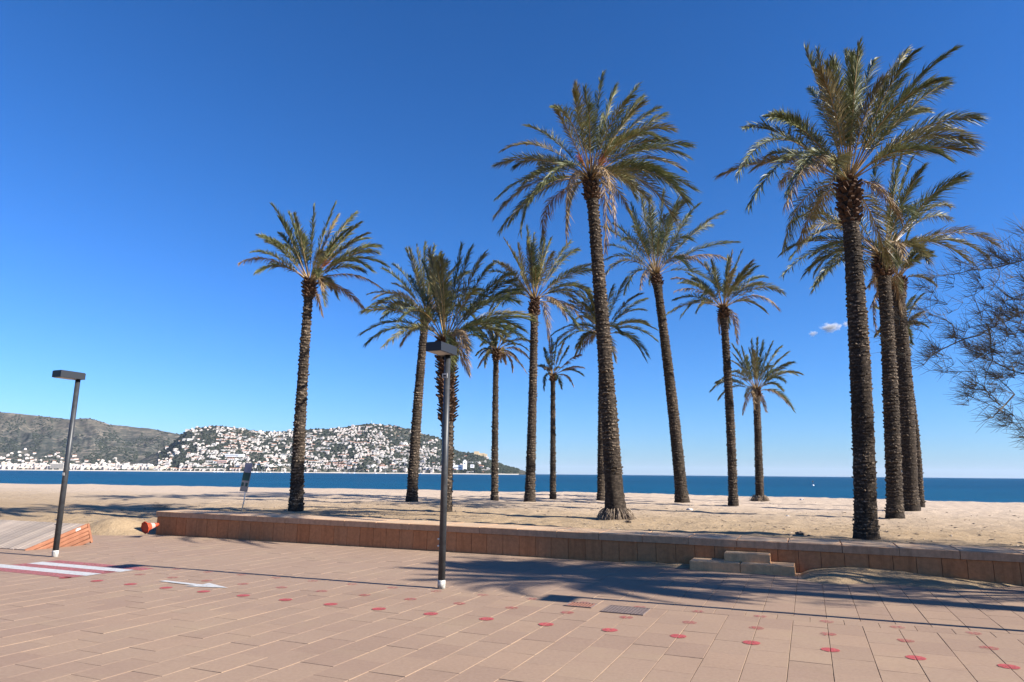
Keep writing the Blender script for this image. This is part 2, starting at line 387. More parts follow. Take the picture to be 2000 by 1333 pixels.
# ------------------------------------------------------------------ ground, beach, sea
WALL_V = 13.87; WALL_D = 1.0; WALL_U0 = -16.42; WALL_U1 = 9.2
def wall_top(u): return 0.50 + 0.115 * min(1.0, max(0.0, (3.0 - u) / 19.0))
def sand_h(u, v):
    u = np.asarray(u, float); v = np.asarray(v, float)
    behind = 0.46 + 0.10 * sstep(-2, -16, u) - 0.03 * sstep(2, 9, u)
    a = -0.12 + (behind + 0.12) * sstep(WALL_V + 0.1, WALL_V + 0.8, v)                      # behind the wall
    left = -0.05 + 0.30 * sstep(13.2, 17.0, v) + 0.21 * sstep(17, 26, v)
    lb = sstep(WALL_U0 + 0.6, WALL_U0 - 1.6, u)
    lb2 = sstep(WALL_U0 + 0.35, WALL_U0 - 0.05, u)
    k = np.where(v > 15.2, lb, lb2)
    h = a * (1 - k) + left * k
    mound = 0.42 * np.exp(-(((u + 18.1) / 0.95) ** 2 + ((v - 13.9) / 0.85) ** 2)) \
          + 0.14 * np.exp(-(((u + 15.9 + 0.5) / 1.6) ** 2 + ((v - 16.5) / 1.2) ** 2))
    h = h + mound * sstep(WALL_U0 + 0.4, WALL_U0 - 0.3, u) * sstep(12.6, 13.5, v)
    mask = sstep(WALL_V + 0.9, WALL_V + 1.8, v) + 0.6 * sstep(WALL_U0, WALL_U0 - 1, u) * sstep(13.2, 14.5, v)
    mask = np.clip(mask, 0, 1)
    h = h + mask * (0.10 * (fbm(u * 0.22, v * 0.22, 3, 5) - 0.5) + 0.085 * (fbm(u * 1.1, v * 1.1, 3, 9) - 0.5) + 0.05 * (fbm(u * 3.6, v * 3.6, 2, 12) - 0.5))
    vc = 45.5 + np.where(u < -25, (u + 25) * 0.12, 0)
    h = h - 3.2 * sstep(vc + 0.5, vc + 16, v) - 0.02 * np.clip(v - 30, 0, 15) / 15
    return h
def ground(u, v): return float(sand_h(np.array([u]), np.array([v]))[0])

pav = MB()
P = [w3(-60, -8, -0.035), w3(40, -8, -0.035), w3(40, 14.2, -0.035), w3(-60, 14.2, -0.035)]
pav.add(P, [(0, 1, 2, 3)])
pavement = obj('pavement', pav.mesh('pavement', [M_joint]), kind='structure')

TW, TL, J = 0.3725, 0.563, 0.0048
def tile_mesh(w, l):
    mb = MB(); mb.box((0, 0, -0.02), (w - J, l - J, 0.04), 0, None, 0.0022, bottom=False); return mb.mesh('paving_tile', [M_tile])
tile_me = tile_mesh(TW, TL)
row_me = tile_mesh(TW, 0.30)
rnd = random.Random(4)
tiles = []
U_OFF = -0.66
BAND0, BAND1 = 9.33, 9.63
for k in range(-62, 40):
    u = U_OFF + (k + 0.5) * TW
    off = (0.0 if k % 2 == 0 else 0.5) * TL
    j = 0
    v = BAND0 - TL * (11 + 1) - off * 0
    # near band: rows end exactly at BAND0
    edges = [BAND0]
    first = TL if k % 2 == 0 else TL * 0.5
    e = BAND0 - first
    while e > 1.2: edges.append(e); e -= TL
    for a, bb in zip(edges[1:], edges[:-1]): tiles.append((u, (a + bb) / 2, bb - a))
    ehi = [BAND1]; e = BAND1 + (TL if k % 2 else TL * 0.5)
    while e < 13.84: ehi.append(e); e += TL
    ehi.append(13.84 if u > WALL_U0 - 0.2 else 13.9)
    for a, bb in zip(ehi[:-1], ehi[1:]):
        if bb - a > 0.05: tiles.append((u, (a + bb) / 2, bb - a))
    tiles.append((u + TW / 2, (BAND0 + BAND1) / 2, BAND1 - BAND0))
def px_of(p):
    q = np.array(p) - np.array([0, 0, EYE]); kk = q @ fwd
    if kk < 0.5: return None
    return 1000 + FPX * (q @ Rv) / kk, 666.5 - FPX * (q @ Uv) / kk, kk
vis = []; rest = []
for t in tiles:
    q = px_of(w3(t[0], t[1]))
    if q and -40 < q[0] < 2040 and q[1] < 1375 and t[0] > -18.5: vis.append((q[2], t))
    elif q and -700 < q[0] < 2900 and q[1] < 2200: rest.append(t)
vis.sort(key=lambda s: s[0])
tile_cache = {}
def place_tile(t):
    u, v, l = t; key = round(l, 3)
    if key not in tile_cache: tile_cache[key] = tile_mesh(TW, l)
    p = w3(u, v, rnd.uniform(-0.0022, 0.0012))
    o = obj('tile', tile_cache[key], pavement, p, (rnd.gauss(0, 0.0018), rnd.gauss(0, 0.0022), ANG + rnd.gauss(0, 0.0012)))
for d, t in vis[:298]: place_tile(t)
mb = MB(); MR = Matrix.Rotation(ANG, 4, 'Z')
for t in [t for d, t in vis[298:]] + rest:
    p = w3(t[0], t[1], rnd.uniform(-0.0020, 0.0012))
    M4 = Matrix.Translation(Vector(p.tolist())) @ MR @ Euler((rnd.gauss(0, 0.0012), rnd.gauss(0, 0.0014), 0)).to_matrix().to_4x4()
    mb.box((0, 0, -0.02), (TW - J, t[2] - J, 0.04), 0, M4, 0.0022, bottom=False)
obj('tiles', mb.mesh('tiles', [M_tile2]), pavement, kind='stuff')

# beach
us = np.concatenate([np.arange(-170, -60, 3.0), np.arange(-60, -24, 0.8), np.arange(-24, 18, 0.11), np.arange(18, 60, 1.0), np.arange(60, 150, 3.0)])
vs = np.concatenate([np.arange(12.6, 22, 0.10), np.arange(22, 34, 0.2), np.arange(34, 80, 0.8)])
UU, VV = np.meshgrid(us, vs)
ZZ = sand_h(UU, VV)
XX = UU * U2[0] + VV * V2[0]; YY = UU * U2[1] + VV * V2[1]
nv, nu = UU.shape
idx = np.arange(nv * nu).reshape(nv, nu)
F4 = np.stack([idx[:-1, :-1], idx[:-1, 1:], idx[1:, 1:], idx[1:, :-1]], -1).reshape(-1, 4)
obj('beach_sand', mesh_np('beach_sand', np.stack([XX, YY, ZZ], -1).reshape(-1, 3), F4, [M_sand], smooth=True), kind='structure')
# land under and behind everything near
mb = MB(); mb.add([(-260, -60, -0.16), (260, -60, -0.16), (260, 20, -0.16), (-260, 20, -0.16)], [(0, 1, 2, 3)])
mb.v = [tuple(w3(p[0], p[1] - 6.5, p[2])) for p in mb.v]
obj('ground', mb.mesh('ground', [M_sand]), kind='structure')

SEA_Z = -1.45
mb = MB(); mb.add([w3(-30000, 49.5, SEA_Z), w3(30000, 49.5, SEA_Z), w3(30000, 40000, SEA_Z), w3(-30000, 40000, SEA_Z)], [(0, 1, 2, 3)])
obj('sea', mb.mesh('sea', [M_sea]), kind='structure')

# low sand drifts blown against the steps and over the paving
def drift(name, pts_fn, n=60):
    g = np.linspace(-1, 1, n); A, B = np.meshgrid(g, g)
    u, v, z = pts_fn(A, B)
    X = u * U2[0] + v * V2[0]; Y = u * U2[1] + v * V2[1]
    ii = np.arange(n * n).reshape(n, n)
    F = np.stack([ii[:-1, :-1], ii[:-1, 1:], ii[1:, 1:], ii[1:, :-1]], -1).reshape(-1, 4)
    return obj(name, mesh_np(name, np.stack([X, Y, z], -1).reshape(-1, 3), F, [M_sand], smooth=True), kind='structure')
def d1(A, B):
    u = 1.45 + A * 1.78; v = 13.25 + B * 0.64
    r = np.clip(1 - np.maximum(np.abs(A) ** 2.2, 0), 0, 1) * sstep(-1.0, 0.9, B + 0.25 * np.sin(A * 6) - 0.55 * (A + 0.3))
    z = -0.03 + 0.05 * sstep(0, 0.3, r) + 0.17 * r * sstep(1.0, -0.9, A) + 0.045 * (fbm(u * 4, v * 4, 3, 3) - 0.5) * r
    return u, v, z
drift('sand_drift', d1)
def d2(A, B):
    u = -2.75 + A * 0.8; v = 13.66 + B * 0.24
    r = np.clip(1 - A ** 2, 0, 1) * sstep(-1.0, 0.6, B)
    return u, v, -0.03 + 0.045 * sstep(0, 0.3, r) + 0.05 * r * fbm(u * 5, v * 5, 2, 8)
drift('sand_drift', d2, 30)

# ------------------------------------------------------------------ painted markings
PZ = 0.0045
def half_disc(mb, u, v, r, m, rr):
    for sgn in (-1, 1):
        n = 12; vs = []; g = 0.003
        for i in range(n + 1):
            a = -math.pi / 2 + math.pi * i / n
            vs.append(w3(u + sgn * (g + (r - g) * math.cos(a)) * rr, v + r * math.sin(a), PZ))
        f = list(range(n + 1))
        if sgn < 0: f = f[::-1]
        mb.add(vs, [f], m)
for row, (v0, mt_, r) in enumerate(((7.86, M_red1, 0.088), (8.62, M_red2, 0.084), (9.34, M_red3, 0.080))):
    for k in range(-14, 8):
        u = -0.66 + 0.745 * k + (0 if row < 2 else 0.0)
        dv = 0.22 * sstep(-6, 2, u) - 0.10
        if row == 1 and k in (-3,): pass
        mb = MB(); half_disc(mb, u, v0 + float(dv), r, 0, 1.0)
        obj('painted_dot', mb.mesh('painted_dot', [mt_]), pavement)
def rect(mb, u0, u1, v0, v1, z, m=0, sk=0.0):
    mb.add([w3(u0, v0, z), w3(u1, v0, z), w3(u1 - sk, v1, z), w3(u0 - sk, v1, z)], [(0, 1, 2, 3)], m)
for i, (a, bb, mm, u0, u1) in enumerate(((7.76, 8.03, M_redz, -13.4, -11.0), (8.03, 8.31, M_whp, -13.9, -10.98), (8.31, 8.58, M_redz, -13.4, -10.95),
                                (8.58, 8.86, M_whp, -13.35, -10.9), (8.86, 9.14, M_redz, -13.3, -10.75))):
    mb = MB(); rect(mb, u0, u1, a, bb - 0.004, PZ)
    obj('painted_stripe', mb.mesh('painted_stripe', [mm]), pavement)
mb = MB(); vc = 8.13; z = PZ + 0.004
mb.add([w3(-9.45, vc + 0.01, z), w3(-8.62, vc - 0.05, z), w3(-8.72, vc - 0.17, z), w3(-8.02, vc, z), w3(-8.62, vc + 0.21, z), w3(-8.60, vc + 0.06, z), w3(-9.42, vc + 0.10, z)],
       [(0, 1, 5, 6), (1, 2, 3), (1, 3, 5), (5, 3, 4)])
obj('painted_arrow', mb.mesh('painted_arrow', [M_whp]), pavement)

# drain grate and access cover
g = thing('drain_grate', 'small rusty barred drain grate set in the pavement, left of the larger flat cover', 'drain grate', w3(-2.885, 9.13, 0.003), ANG)
mb = MB(); mb.box((0, 0, 0.001), (0.37, 0.28, 0.002)); obj('drain_shade_plate', mb.mesh('drain_shade_plate', [M_dark]), g)  # solid dark plate; shade below the bars is put into its colour
mb = MB()
for s in (-1, 1):
    mb.box((s * 0.178, 0, 0.006), (0.016, 0.284, 0.010)); mb.box((0, s * 0.135, 0.0055), (0.338, 0.014, 0.009))
obj('frame', mb.mesh('frame', [M_iron]), g)
mb = MB(); mb.box((0, 0, 0.006), (0.020, 0.252, 0.009)); bar = mb.mesh('bar', [M_rust])
for i in range(8): obj('bar', bar, g, (-0.148 + i * 0.0423, 0, 0))
g = thing('access_cover', 'larger flat dark metal access cover set in the pavement beside the small drain grate', 'manhole cover', w3(-2.26, 9.05, 0.003), ANG)
mb = MB(); mb.box((0, 0, 0.003), (0.52, 0.44, 0.006)); obj('plate', mb.mesh('plate', [M_iron]), g)
mb = MB()
for s in (-1, 1):
    mb.box((s * 0.265, 0, 0.004), (0.012, 0.462, 0.010)); mb.box((0, s * 0.225, 0.0042), (0.517, 0.012, 0.009))
for i in range(12):
    for j in range(10): mb.box((-0.24 + i * 0.0436, -0.20 + j * 0.0444, 0.0072), (0.022, 0.016, 0.003))
obj('rim', mb.mesh('rim', [M_iron]), g)

# ------------------------------------------------------------------ the low wall and its steps
wall = thing('promenade_wall', 'long low terracotta stone bench wall between the tiled pavement and the beach', 'wall', w3(0, WALL_V, 0), ANG)
def local(u): return u
CAPW, BLKW, CAPH = 0.89, 0.364, 0.135
mb = MB()
n = 40
for i in range(n):
    a = WALL_U0 + 0.03 + (WALL_U1 - WALL_U0 - 0.06) * i / n; bb = WALL_U0 + 0.03 + (WALL_U1 - WALL_U0 - 0.06) * (i + 1) / n
    zt = wall_top((a + bb) / 2) - CAPH - 0.01
    mb.box(((a + bb) / 2, WALL_D / 2, zt / 2 - 0.05), (bb - a, WALL_D - 0.06, zt + 0.1))
obj('wall_core', mb.mesh('wall_core', [M_core]), wall)
k = 0; u = WALL_U0
cache = {}
first = True
while u < WALL_U1 - 0.1:
    w = BLKW + rnd.choice((-0.012, 0, 0, 0.008, 0.016))
    zt = wall_top(u + w / 2) - CAPH
    mb = MB(); hgt = zt + 0.05 - 0.006
    mb.box((0, 0, 0), (w - 0.008, 0.06, hgt), 0, None, 0)
    me = mb.mesh('wall_block', [M_block])
    obj('wall_block', me, wall, (u + w / 2, 0.03 + rnd.uniform(-0.004, 0.003), hgt / 2 - 0.05), (0, 0, rnd.gauss(0, 0.004)))
    u += w
# end faces of the wall
for uu_ in (WALL_U0 - 0.03,):
    mb = MB(); zt = wall_top(uu_) - CAPH
    for q in range(3): 
        mb = MB(); mb.box((0, 0, 0), (0.06, 0.31, zt + 0.044)); obj('wall_block', mb.mesh('wall_block', [M_block]), wall, (uu_ + 0.028, 0.06 + 0.155 + q * 0.318, (zt + 0.044) / 2 - 0.05))
u = WALL_U0 - 0.03
while u < WALL_U1:
    w = CAPW
    zt = wall_top(u + w / 2)
    mb = MB(); mb.box((0, 0, 0), (w - 0.008, WALL_D + 0.03, CAPH), 0, None, 0.012)
    slope = -0.115 / 19.0 if u < 3 else 0
    obj('cap_stone', mb.mesh('cap_stone', [M_cap]), wall, (u + w / 2, WALL_D / 2 - 0.012 + rnd.uniform(-0.003, 0.003), zt - CAPH / 2 + rnd.uniform(-0.002, 0.002)), (rnd.gauss(0, 0.002), -slope, rnd.gauss(0, 0.0015)))
    u += w
# steps: two things of long blocks
st = thing('lower_step', 'longer lower stone step of two blocks at the foot of the low wall', 'step', w3(-1.22, 13.60, 0), ANG)
for s, w in ((-0.46, 0.88), (0.44, 0.90)):
    mb = MB(); mb.box((0, 0, 0.083), (w, 0.54, 0.166), 0, None, 0.014)
    obj('step_block', mb.mesh('step_block', [M_step]), st, (s, 0, 0), (0, 0, rnd.gauss(0, 0.004)))
st = thing('upper_step', 'short upper stone block resting on the longer step against the low wall', 'step', w3(-1.13, 13.705, 0.168), ANG)
mb = MB(); mb.box((0, 0, 0.075), (0.79, 0.30, 0.150), 0, None, 0.014)
obj('step_block', mb.mesh('step_block', [M_step]), st, (0, 0, 0))

# ------------------------------------------------------------------ street lamps
def lamp(base, label, tag_h, plate):
    t = thing('street_lamp', label, 'street lamp', base, ANG, 'street lamps along the pavement')
    mb = MB(); HP = 3.55
    mb.tube([(0, 0, 0.12), (0, 0, HP)], [0.055, 0.048], 16); obj('pole', mb.mesh('pole', [M_lamp]), t)
    mb = MB(); mb.tube([(0, 0, 0.0), (0, 0, 0.10), (0, 0, 0.125)], [0.060, 0.060, 0.0555], 16); obj('base_collar', mb.mesh('base_collar', [M_white]), t)
    mb = MB(); mb.box((0, -0.20, 3.62), (0.27, 0.52, 0.13), 0); mb.box((0, -0.20, 3.690), (0.25, 0.50, 0.012), 0)
    hd = obj('lamp_head', mb.mesh('lamp_head', [M_head]), t)
    mb = MB(); mb.box((0, -0.27, 3.552), (0.22, 0.34, 0.010), 0); obj('diffuser', mb.mesh('diffuser', [M_diff]), hd)
    for (zz, sx, sz, dx, dy) in plate:
        mb = MB(); a = math.atan2(dy, dx)
        M4 = Matrix.Rotation(a, 4, 'Z'); mb.box((0.055, 0, zz), (0.006, sx, sz), 0, M4); o = obj('sticker', mb.mesh('sticker', [M_white]), t)
        if sx > 0.08:
            mb = MB(); mb.box((0.0595, 0, zz), (0.004, sx * 0.5, sz * 0.3), 0, M4); obj('print', mb.mesh('print', [M_dark]), o)
    mb = MB()
    for zz in (0.62, 0.72): mb.box((-0.045, -0.04, zz), (0.03, 0.03, 0.02))
    obj('bolt', mb.mesh('bolt', [M_steel]), t)
    return t
lamp(hit(862, 1150), 'dark grey square-headed street lamp in front of the low wall near the middle', 2.0, [(3.22, 0.105, 0.075, -0.2, -1)])
lamp(hit(107, 1088), 'dark grey square-headed street lamp beside the wooden boardwalk stack', 2.0, [(1.62, 0.05, 0.06, 0.2, -1)])
lamp(hit(1118, 1166) + np.array([5.72, -2.27, 0]), 'dark grey square-headed street lamp outside the right edge, casting a thin shadow', 2.0, [])

# ------------------------------------------------------------------ stack of boardwalk panels
c0 = hit(50, 1074, 0.02); c1 = hit(170, 1024, 0.47)
e_v = c1 - c0
pl_len = float(np.linalg.norm(e_v)); ev = e_v / pl_len
eu = -np.array([U2[0], U2[1], 0.0]); eu = eu - ev * (eu @ ev); eu /= np.linalg.norm(eu)
en = np.cross(eu, ev); 
if en[2] < 0: en = -en
th = 0.088
base_rot = Matrix(((-eu[0], ev[0], en[0]), (-eu[1], ev[1], en[1]), (-eu[2], ev[2], en[2])))
words = ['topmost of the stack, grey and weathered on top', 'second from the top of the stack', 'third from the top of the stack', 'fourth from the top, half in the sand', 'lowest of the stack, buried in the sand']
PLW = 0.118; NPL = 34
mbp = MB(); mbp.box((0, pl_len / 2, 0), (PLW - 0.008, pl_len, 0.028), 0, None, 0.003); plank_me = mbp.mesh('plank', [M_greywood])
mbe = MB(); mbe.box((0, pl_len / 2, 0), (0.035, pl_len + 0.012, th - 0.012), 0, None, 0.0); edge_me = mbe.mesh('edge_board', [M_redwood])
mbk = MB(); mbk.box((0, 0, 0), (PLW * NPL, 0.035, th - 0.030), 0, None, 0.0); back_me = mbk.mesh('end_board', [M_redwood])
for L in range(5):
    org = c0 - en * (L * th + 0.015) + ev * 0.0 + np.array([U2[0], U2[1], 0]) * rnd.uniform(-0.01, 0.01)
    t = thing('boardwalk_panel', 'wooden boardwalk panel with orange edges, ' + words[L], 'boardwalk panel', org, 0, 'stacked boardwalk panels')
    t.rotation_euler = base_rot.to_euler()
    obj('edge_board', edge_me, t, (-0.0185, 0, -0.020))
    obj('end_board', back_me, t, (-PLW * NPL / 2 - 0.04, pl_len - 0.02, -0.034)); obj('end_board', back_me, t, (-PLW * NPL / 2 - 0.04, 0.02, -0.034))
    for i in range(NPL if L == 0 else 3):
        obj('plank', plank_me, t, (-0.04 - (i + 0.5) * PLW, rnd.uniform(-0.012, 0.004), rnd.uniform(-0.002, 0.003)), (0, 0, rnd.gauss(0, 0.001)))
    if L == 0:
        mb = MB(); mb.box((0.0008, 0, 0), (0.003, 0.12, 0.055)); obj('sticker', mb.mesh('sticker', [M_white]), t, (0.001, pl_len - 0.22, -0.022))
        mb = MB(); mb.box((0, 0, 0), (0.05, 0.05, 0.46)); obj('corner_post', mb.mesh('corner_post', [M_redwood]), t, (-0.015, pl_len + 0.03, -0.22))

# ------------------------------------------------------------------ traffic cone on its side
p = hit(283, 1041, 0.02)
for _ in range(5): p = hit(283, 1041, max(0.0, ground(*touv(p))))
t = thing('traffic_cone', 'orange traffic cone lying on its side at the left end of the low wall', 'traffic cone', p + np.array([0, 0, 0.13]), 0)
t.rotation_euler = (0, math.radians(80), math.radians(62)); t.scale = (0.92, 0.92, 0.92)
mb = MB(); mb.tube([(0, 0, 0.02), (0, 0, 0.14)], [0.13, 0.095], 20, cap=False); mb.tube([(0, 0, 0.26), (0, 0, 0.40)], [0.070, 0.035], 20, cap=True); obj('cone_body', mb.mesh('cone_body', [M_cone]), t)
mb = MB(); mb.tube([(0, 0, 0.14), (0, 0, 0.26)], [0.096, 0.071], 20, cap=False); obj('band', mb.mesh('band', [M_conepale]), t)
mb = MB(); mb.tube([(0, 0, -0.02), (0, 0, 0.0), (0, 0, 0.02)], [0.175, 0.178, 0.135], 8, cap=False); mb.tube([(0, 0, 0.018), (0, 0, 0.0)], [0.133, 0.12], 20, cap=True); obj('cone_base', mb.mesh('cone_base', [M_cone]), t)

# ------------------------------------------------------------------ leaning sign behind the wall
bp = hit(471, 1002, 0.56); bp = np.array([bp[0], bp[1], ground(*touv(bp))])
tp = at(491, 904, bp[1] + 0.05)
ax = tp - bp; Ls = float(np.linalg.norm(ax)); ax /= Ls
t = thing('beach_sign', 'narrow leaning notice board on a thin pole behind the low wall', 'sign', bp)
q = Vector((0, 0, 1)).rotation_difference(Vector(ax.tolist())); t.rotation_euler = q.to_euler()
mb = MB(); mb.tube([(0, 0, -0.1), (0.012, 0, 0.35), (-0.004, 0, 0.6), (0, 0, Ls)], [0.018] * 4, 8); obj('pole', mb.mesh('pole', [M_steel]), t)
M_sg1, _, _ = mat('sign_grey_violet', (0.13, 0.14, 0.19), 0.6); M_sg2, _, _ = mat('sign_dark_green', (0.012, 0.035, 0.035), 0.5); M_sg3, _, _ = mat('sign_grey', (0.13, 0.125, 0.13), 0.6)
mb = MB(); mb.box((0, 0, 0), (0.215, 0.02, 0.80)); bd = obj('board', mb.mesh('board', [M_sg3]), t, (-0.045, -0.032, Ls - 0.42))
for zc, hh, mm, ww, xx in ((0.26, 0.26, M_sg1, 0.20, 0), (0.02, 0.22, M_sg2, 0.20, 0), (-0.20, 0.10, M_sg2, 0.065, -0.06), (-0.20, 0.10, M_sg2, 0.065, 0.05)):
    mb = MB(); mb.box((0, 0, 0), (ww, 0.004, hh)); obj('printed_panel', mb.mesh('printed_panel', [mm]), bd, (xx, -0.013, zc))

# ------------------------------------------------------------------ palms
rng = np.random.default_rng(11)
def unit(v): return v / (np.linalg.norm(v, axis=-1, keepdims=True) + 1e-9)
def frond_mesh(P0, P1, P2, nl, llen, wid, dry, rs, roll):
    L = np.linalg.norm(P2 - P0)
    # rachis
    ts = np.linspace(0, 1, 11)[:, None]
    B = (1 - ts) ** 2 * P0 + 2 * ts * (1 - ts) * P1 + ts ** 2 * P2
    rad = np.interp(ts[:, 0], [0, 0.1, 1], [0.036, 0.019, 0.005])
    dh = P2 - P0; dh = np.array([dh[0], dh[1], 0.0])
    if np.linalg.norm(dh) < 0.15: dh = np.array([rs.normal(), rs.normal(), 0])
    dh = dh / np.linalg.norm(dh); Sh = np.cross(dh, [0, 0, 1.0])
    def frame(t):
        T = unit(2 * (1 - t) * (P1 - P0) + 2 * t * (P2 - P1))
        S = Sh - T * (T @ Sh)[:, None]; S = unit(S); N = np.cross(S, T)
        a = (roll * (0.4 + t))
        return T, S * np.cos(a) + N * np.sin(a), N * np.cos(a) - S * np.sin(a)
    T, S, N = frame(ts)
    rv = []
    for j in range(4):
        a = math.pi / 4 + math.pi / 2 * j
        rv.append(B + rad[:, None] * (math.cos(a) * S + 0.6 * math.sin(a) * N))
    rv = np.stack(rv, 1).reshape(-1, 3)
    rf = [[i * 4 + j, i * 4 + (j + 1) % 4, (i + 1) * 4 + (j + 1) % 4, (i + 1) * 4 + j] for i in range(10) for j in range(4)]
    # leaflets
    t = np.tile(np.linspace(0.20, 0.995, nl), 2); side = np.repeat([-1.0, 1.0], nl)
    t = np.clip(t + rs.normal(0, 0.25 / nl, t.size), 0.18, 1)[:, None]
    keep = rs.random(t.size) > (0.25 if dry else 0.04)
    t = t[keep]; side = side[keep][:, None]
    B = (1 - t) ** 2 * P0 + 2 * t * (1 - t) * P1 + t ** 2 * P2
    T, S, N = frame(t)
    tt = (t - 0.18) / 0.82
    n = len(t)
    al = np.radians(np.interp(tt[:, 0], [0, 0.5, 1], [54, 34, 13]) + rs.normal(0, 7, n))[:, None]
    vv = np.radians(rs.normal(28, 20, n))[:, None]
    if dry: vv = vv - 0.9
    D = T * np.cos(al) + (side * S * np.cos(vv) + N * np.sin(vv)) * np.sin(al)
    l = llen * np.interp(tt[:, 0], [0, 0.12, 0.35, 0.8, 1], [0.30, 0.75, 1.0, 0.8, 0.55])[:, None] * (1 + rs.normal(0, 0.13, (n, 1)))
    W = unit(T + 0.5 * rs.normal(0, 1, (n, 3))); W = unit(W - D * np.sum(W * D, 1, keepdims=True))
    w = wid * (1 + rs.normal(0, 0.15, (n, 1)))
    mid = B + D * l * 0.5 + np.array([0.05, 0.0, -0.02]) * l
    tip = B + D * l + np.array([0.18, 0.03, -0.17 if not dry else -0.35]) * l
    lv = np.stack([B - W * w * 0.3, B + W * w * 0.3, mid + W * w * 0.5, mid - W * w * 0.5, tip], 1).reshape(-1, 3)
    b0 = len(rv)
    base = b0 + np.arange(n)[:, None] * 5
    quads = (base + np.array([0, 1, 2, 3])).tolist(); tris = (base + np.array([3, 2, 4])).tolist()
    faces = rf + quads + tris
    midx = [1] * len(rf) + [0] * (2 * n)
    return mesh_np('frond', np.concatenate([rv, lv]), faces, [M_dry if dry else M_leaf, M_rach], midx)

def stub_mesh(name, pts, outs, ups, ws, ls, th, mt_):
    # leaf-base stubs: little wedges that stand up and out of the trunk
    n = len(pts); T = unit(np.cross(ups, outs))
    D = unit(ups * 0.75 + outs * 0.9)
    w = ws[:, None]; l = ls[:, None]; h = th[:, None]
    a = pts - T * w * 0.5 - outs * 0.015; b = pts + T * w * 0.5 - outs * 0.015
    c = pts + ups * h - T * w * 0.42 - outs * 0.02; d = pts + ups * h + T * w * 0.42 - outs * 0.02
    e = pts + D * l - T * w * 0.26; f = pts + D * l + T * w * 0.26
    e2 = pts + D * l * 0.9 + ups * h * 0.7 - T * w * 0.24; f2 = pts + D * l * 0.9 + ups * h * 0.7 + T * w * 0.24
    V = np.stack([a, b, c, d, e, f, e2, f2], 1).reshape(-1, 3)
    bs = np.arange(n)[:, None] * 8
    F = np.concatenate([bs + np.array(q) for q in ([0, 1, 5, 4], [4, 5, 7, 6], [6, 7, 3, 2], [1, 3, 7, 5], [2, 0, 4, 6])])
    return mesh_np(name, V, F, [mt_])

def trunk_curve(pb, pm, pt, n):
    ts = np.linspace(0, 1, n)[:, None]
    ctrl = 2 * pm - 0.5 * (pb + pt)
    return (1 - ts) ** 2 * pb + 2 * ts * (1 - ts) * ctrl + ts ** 2 * pt

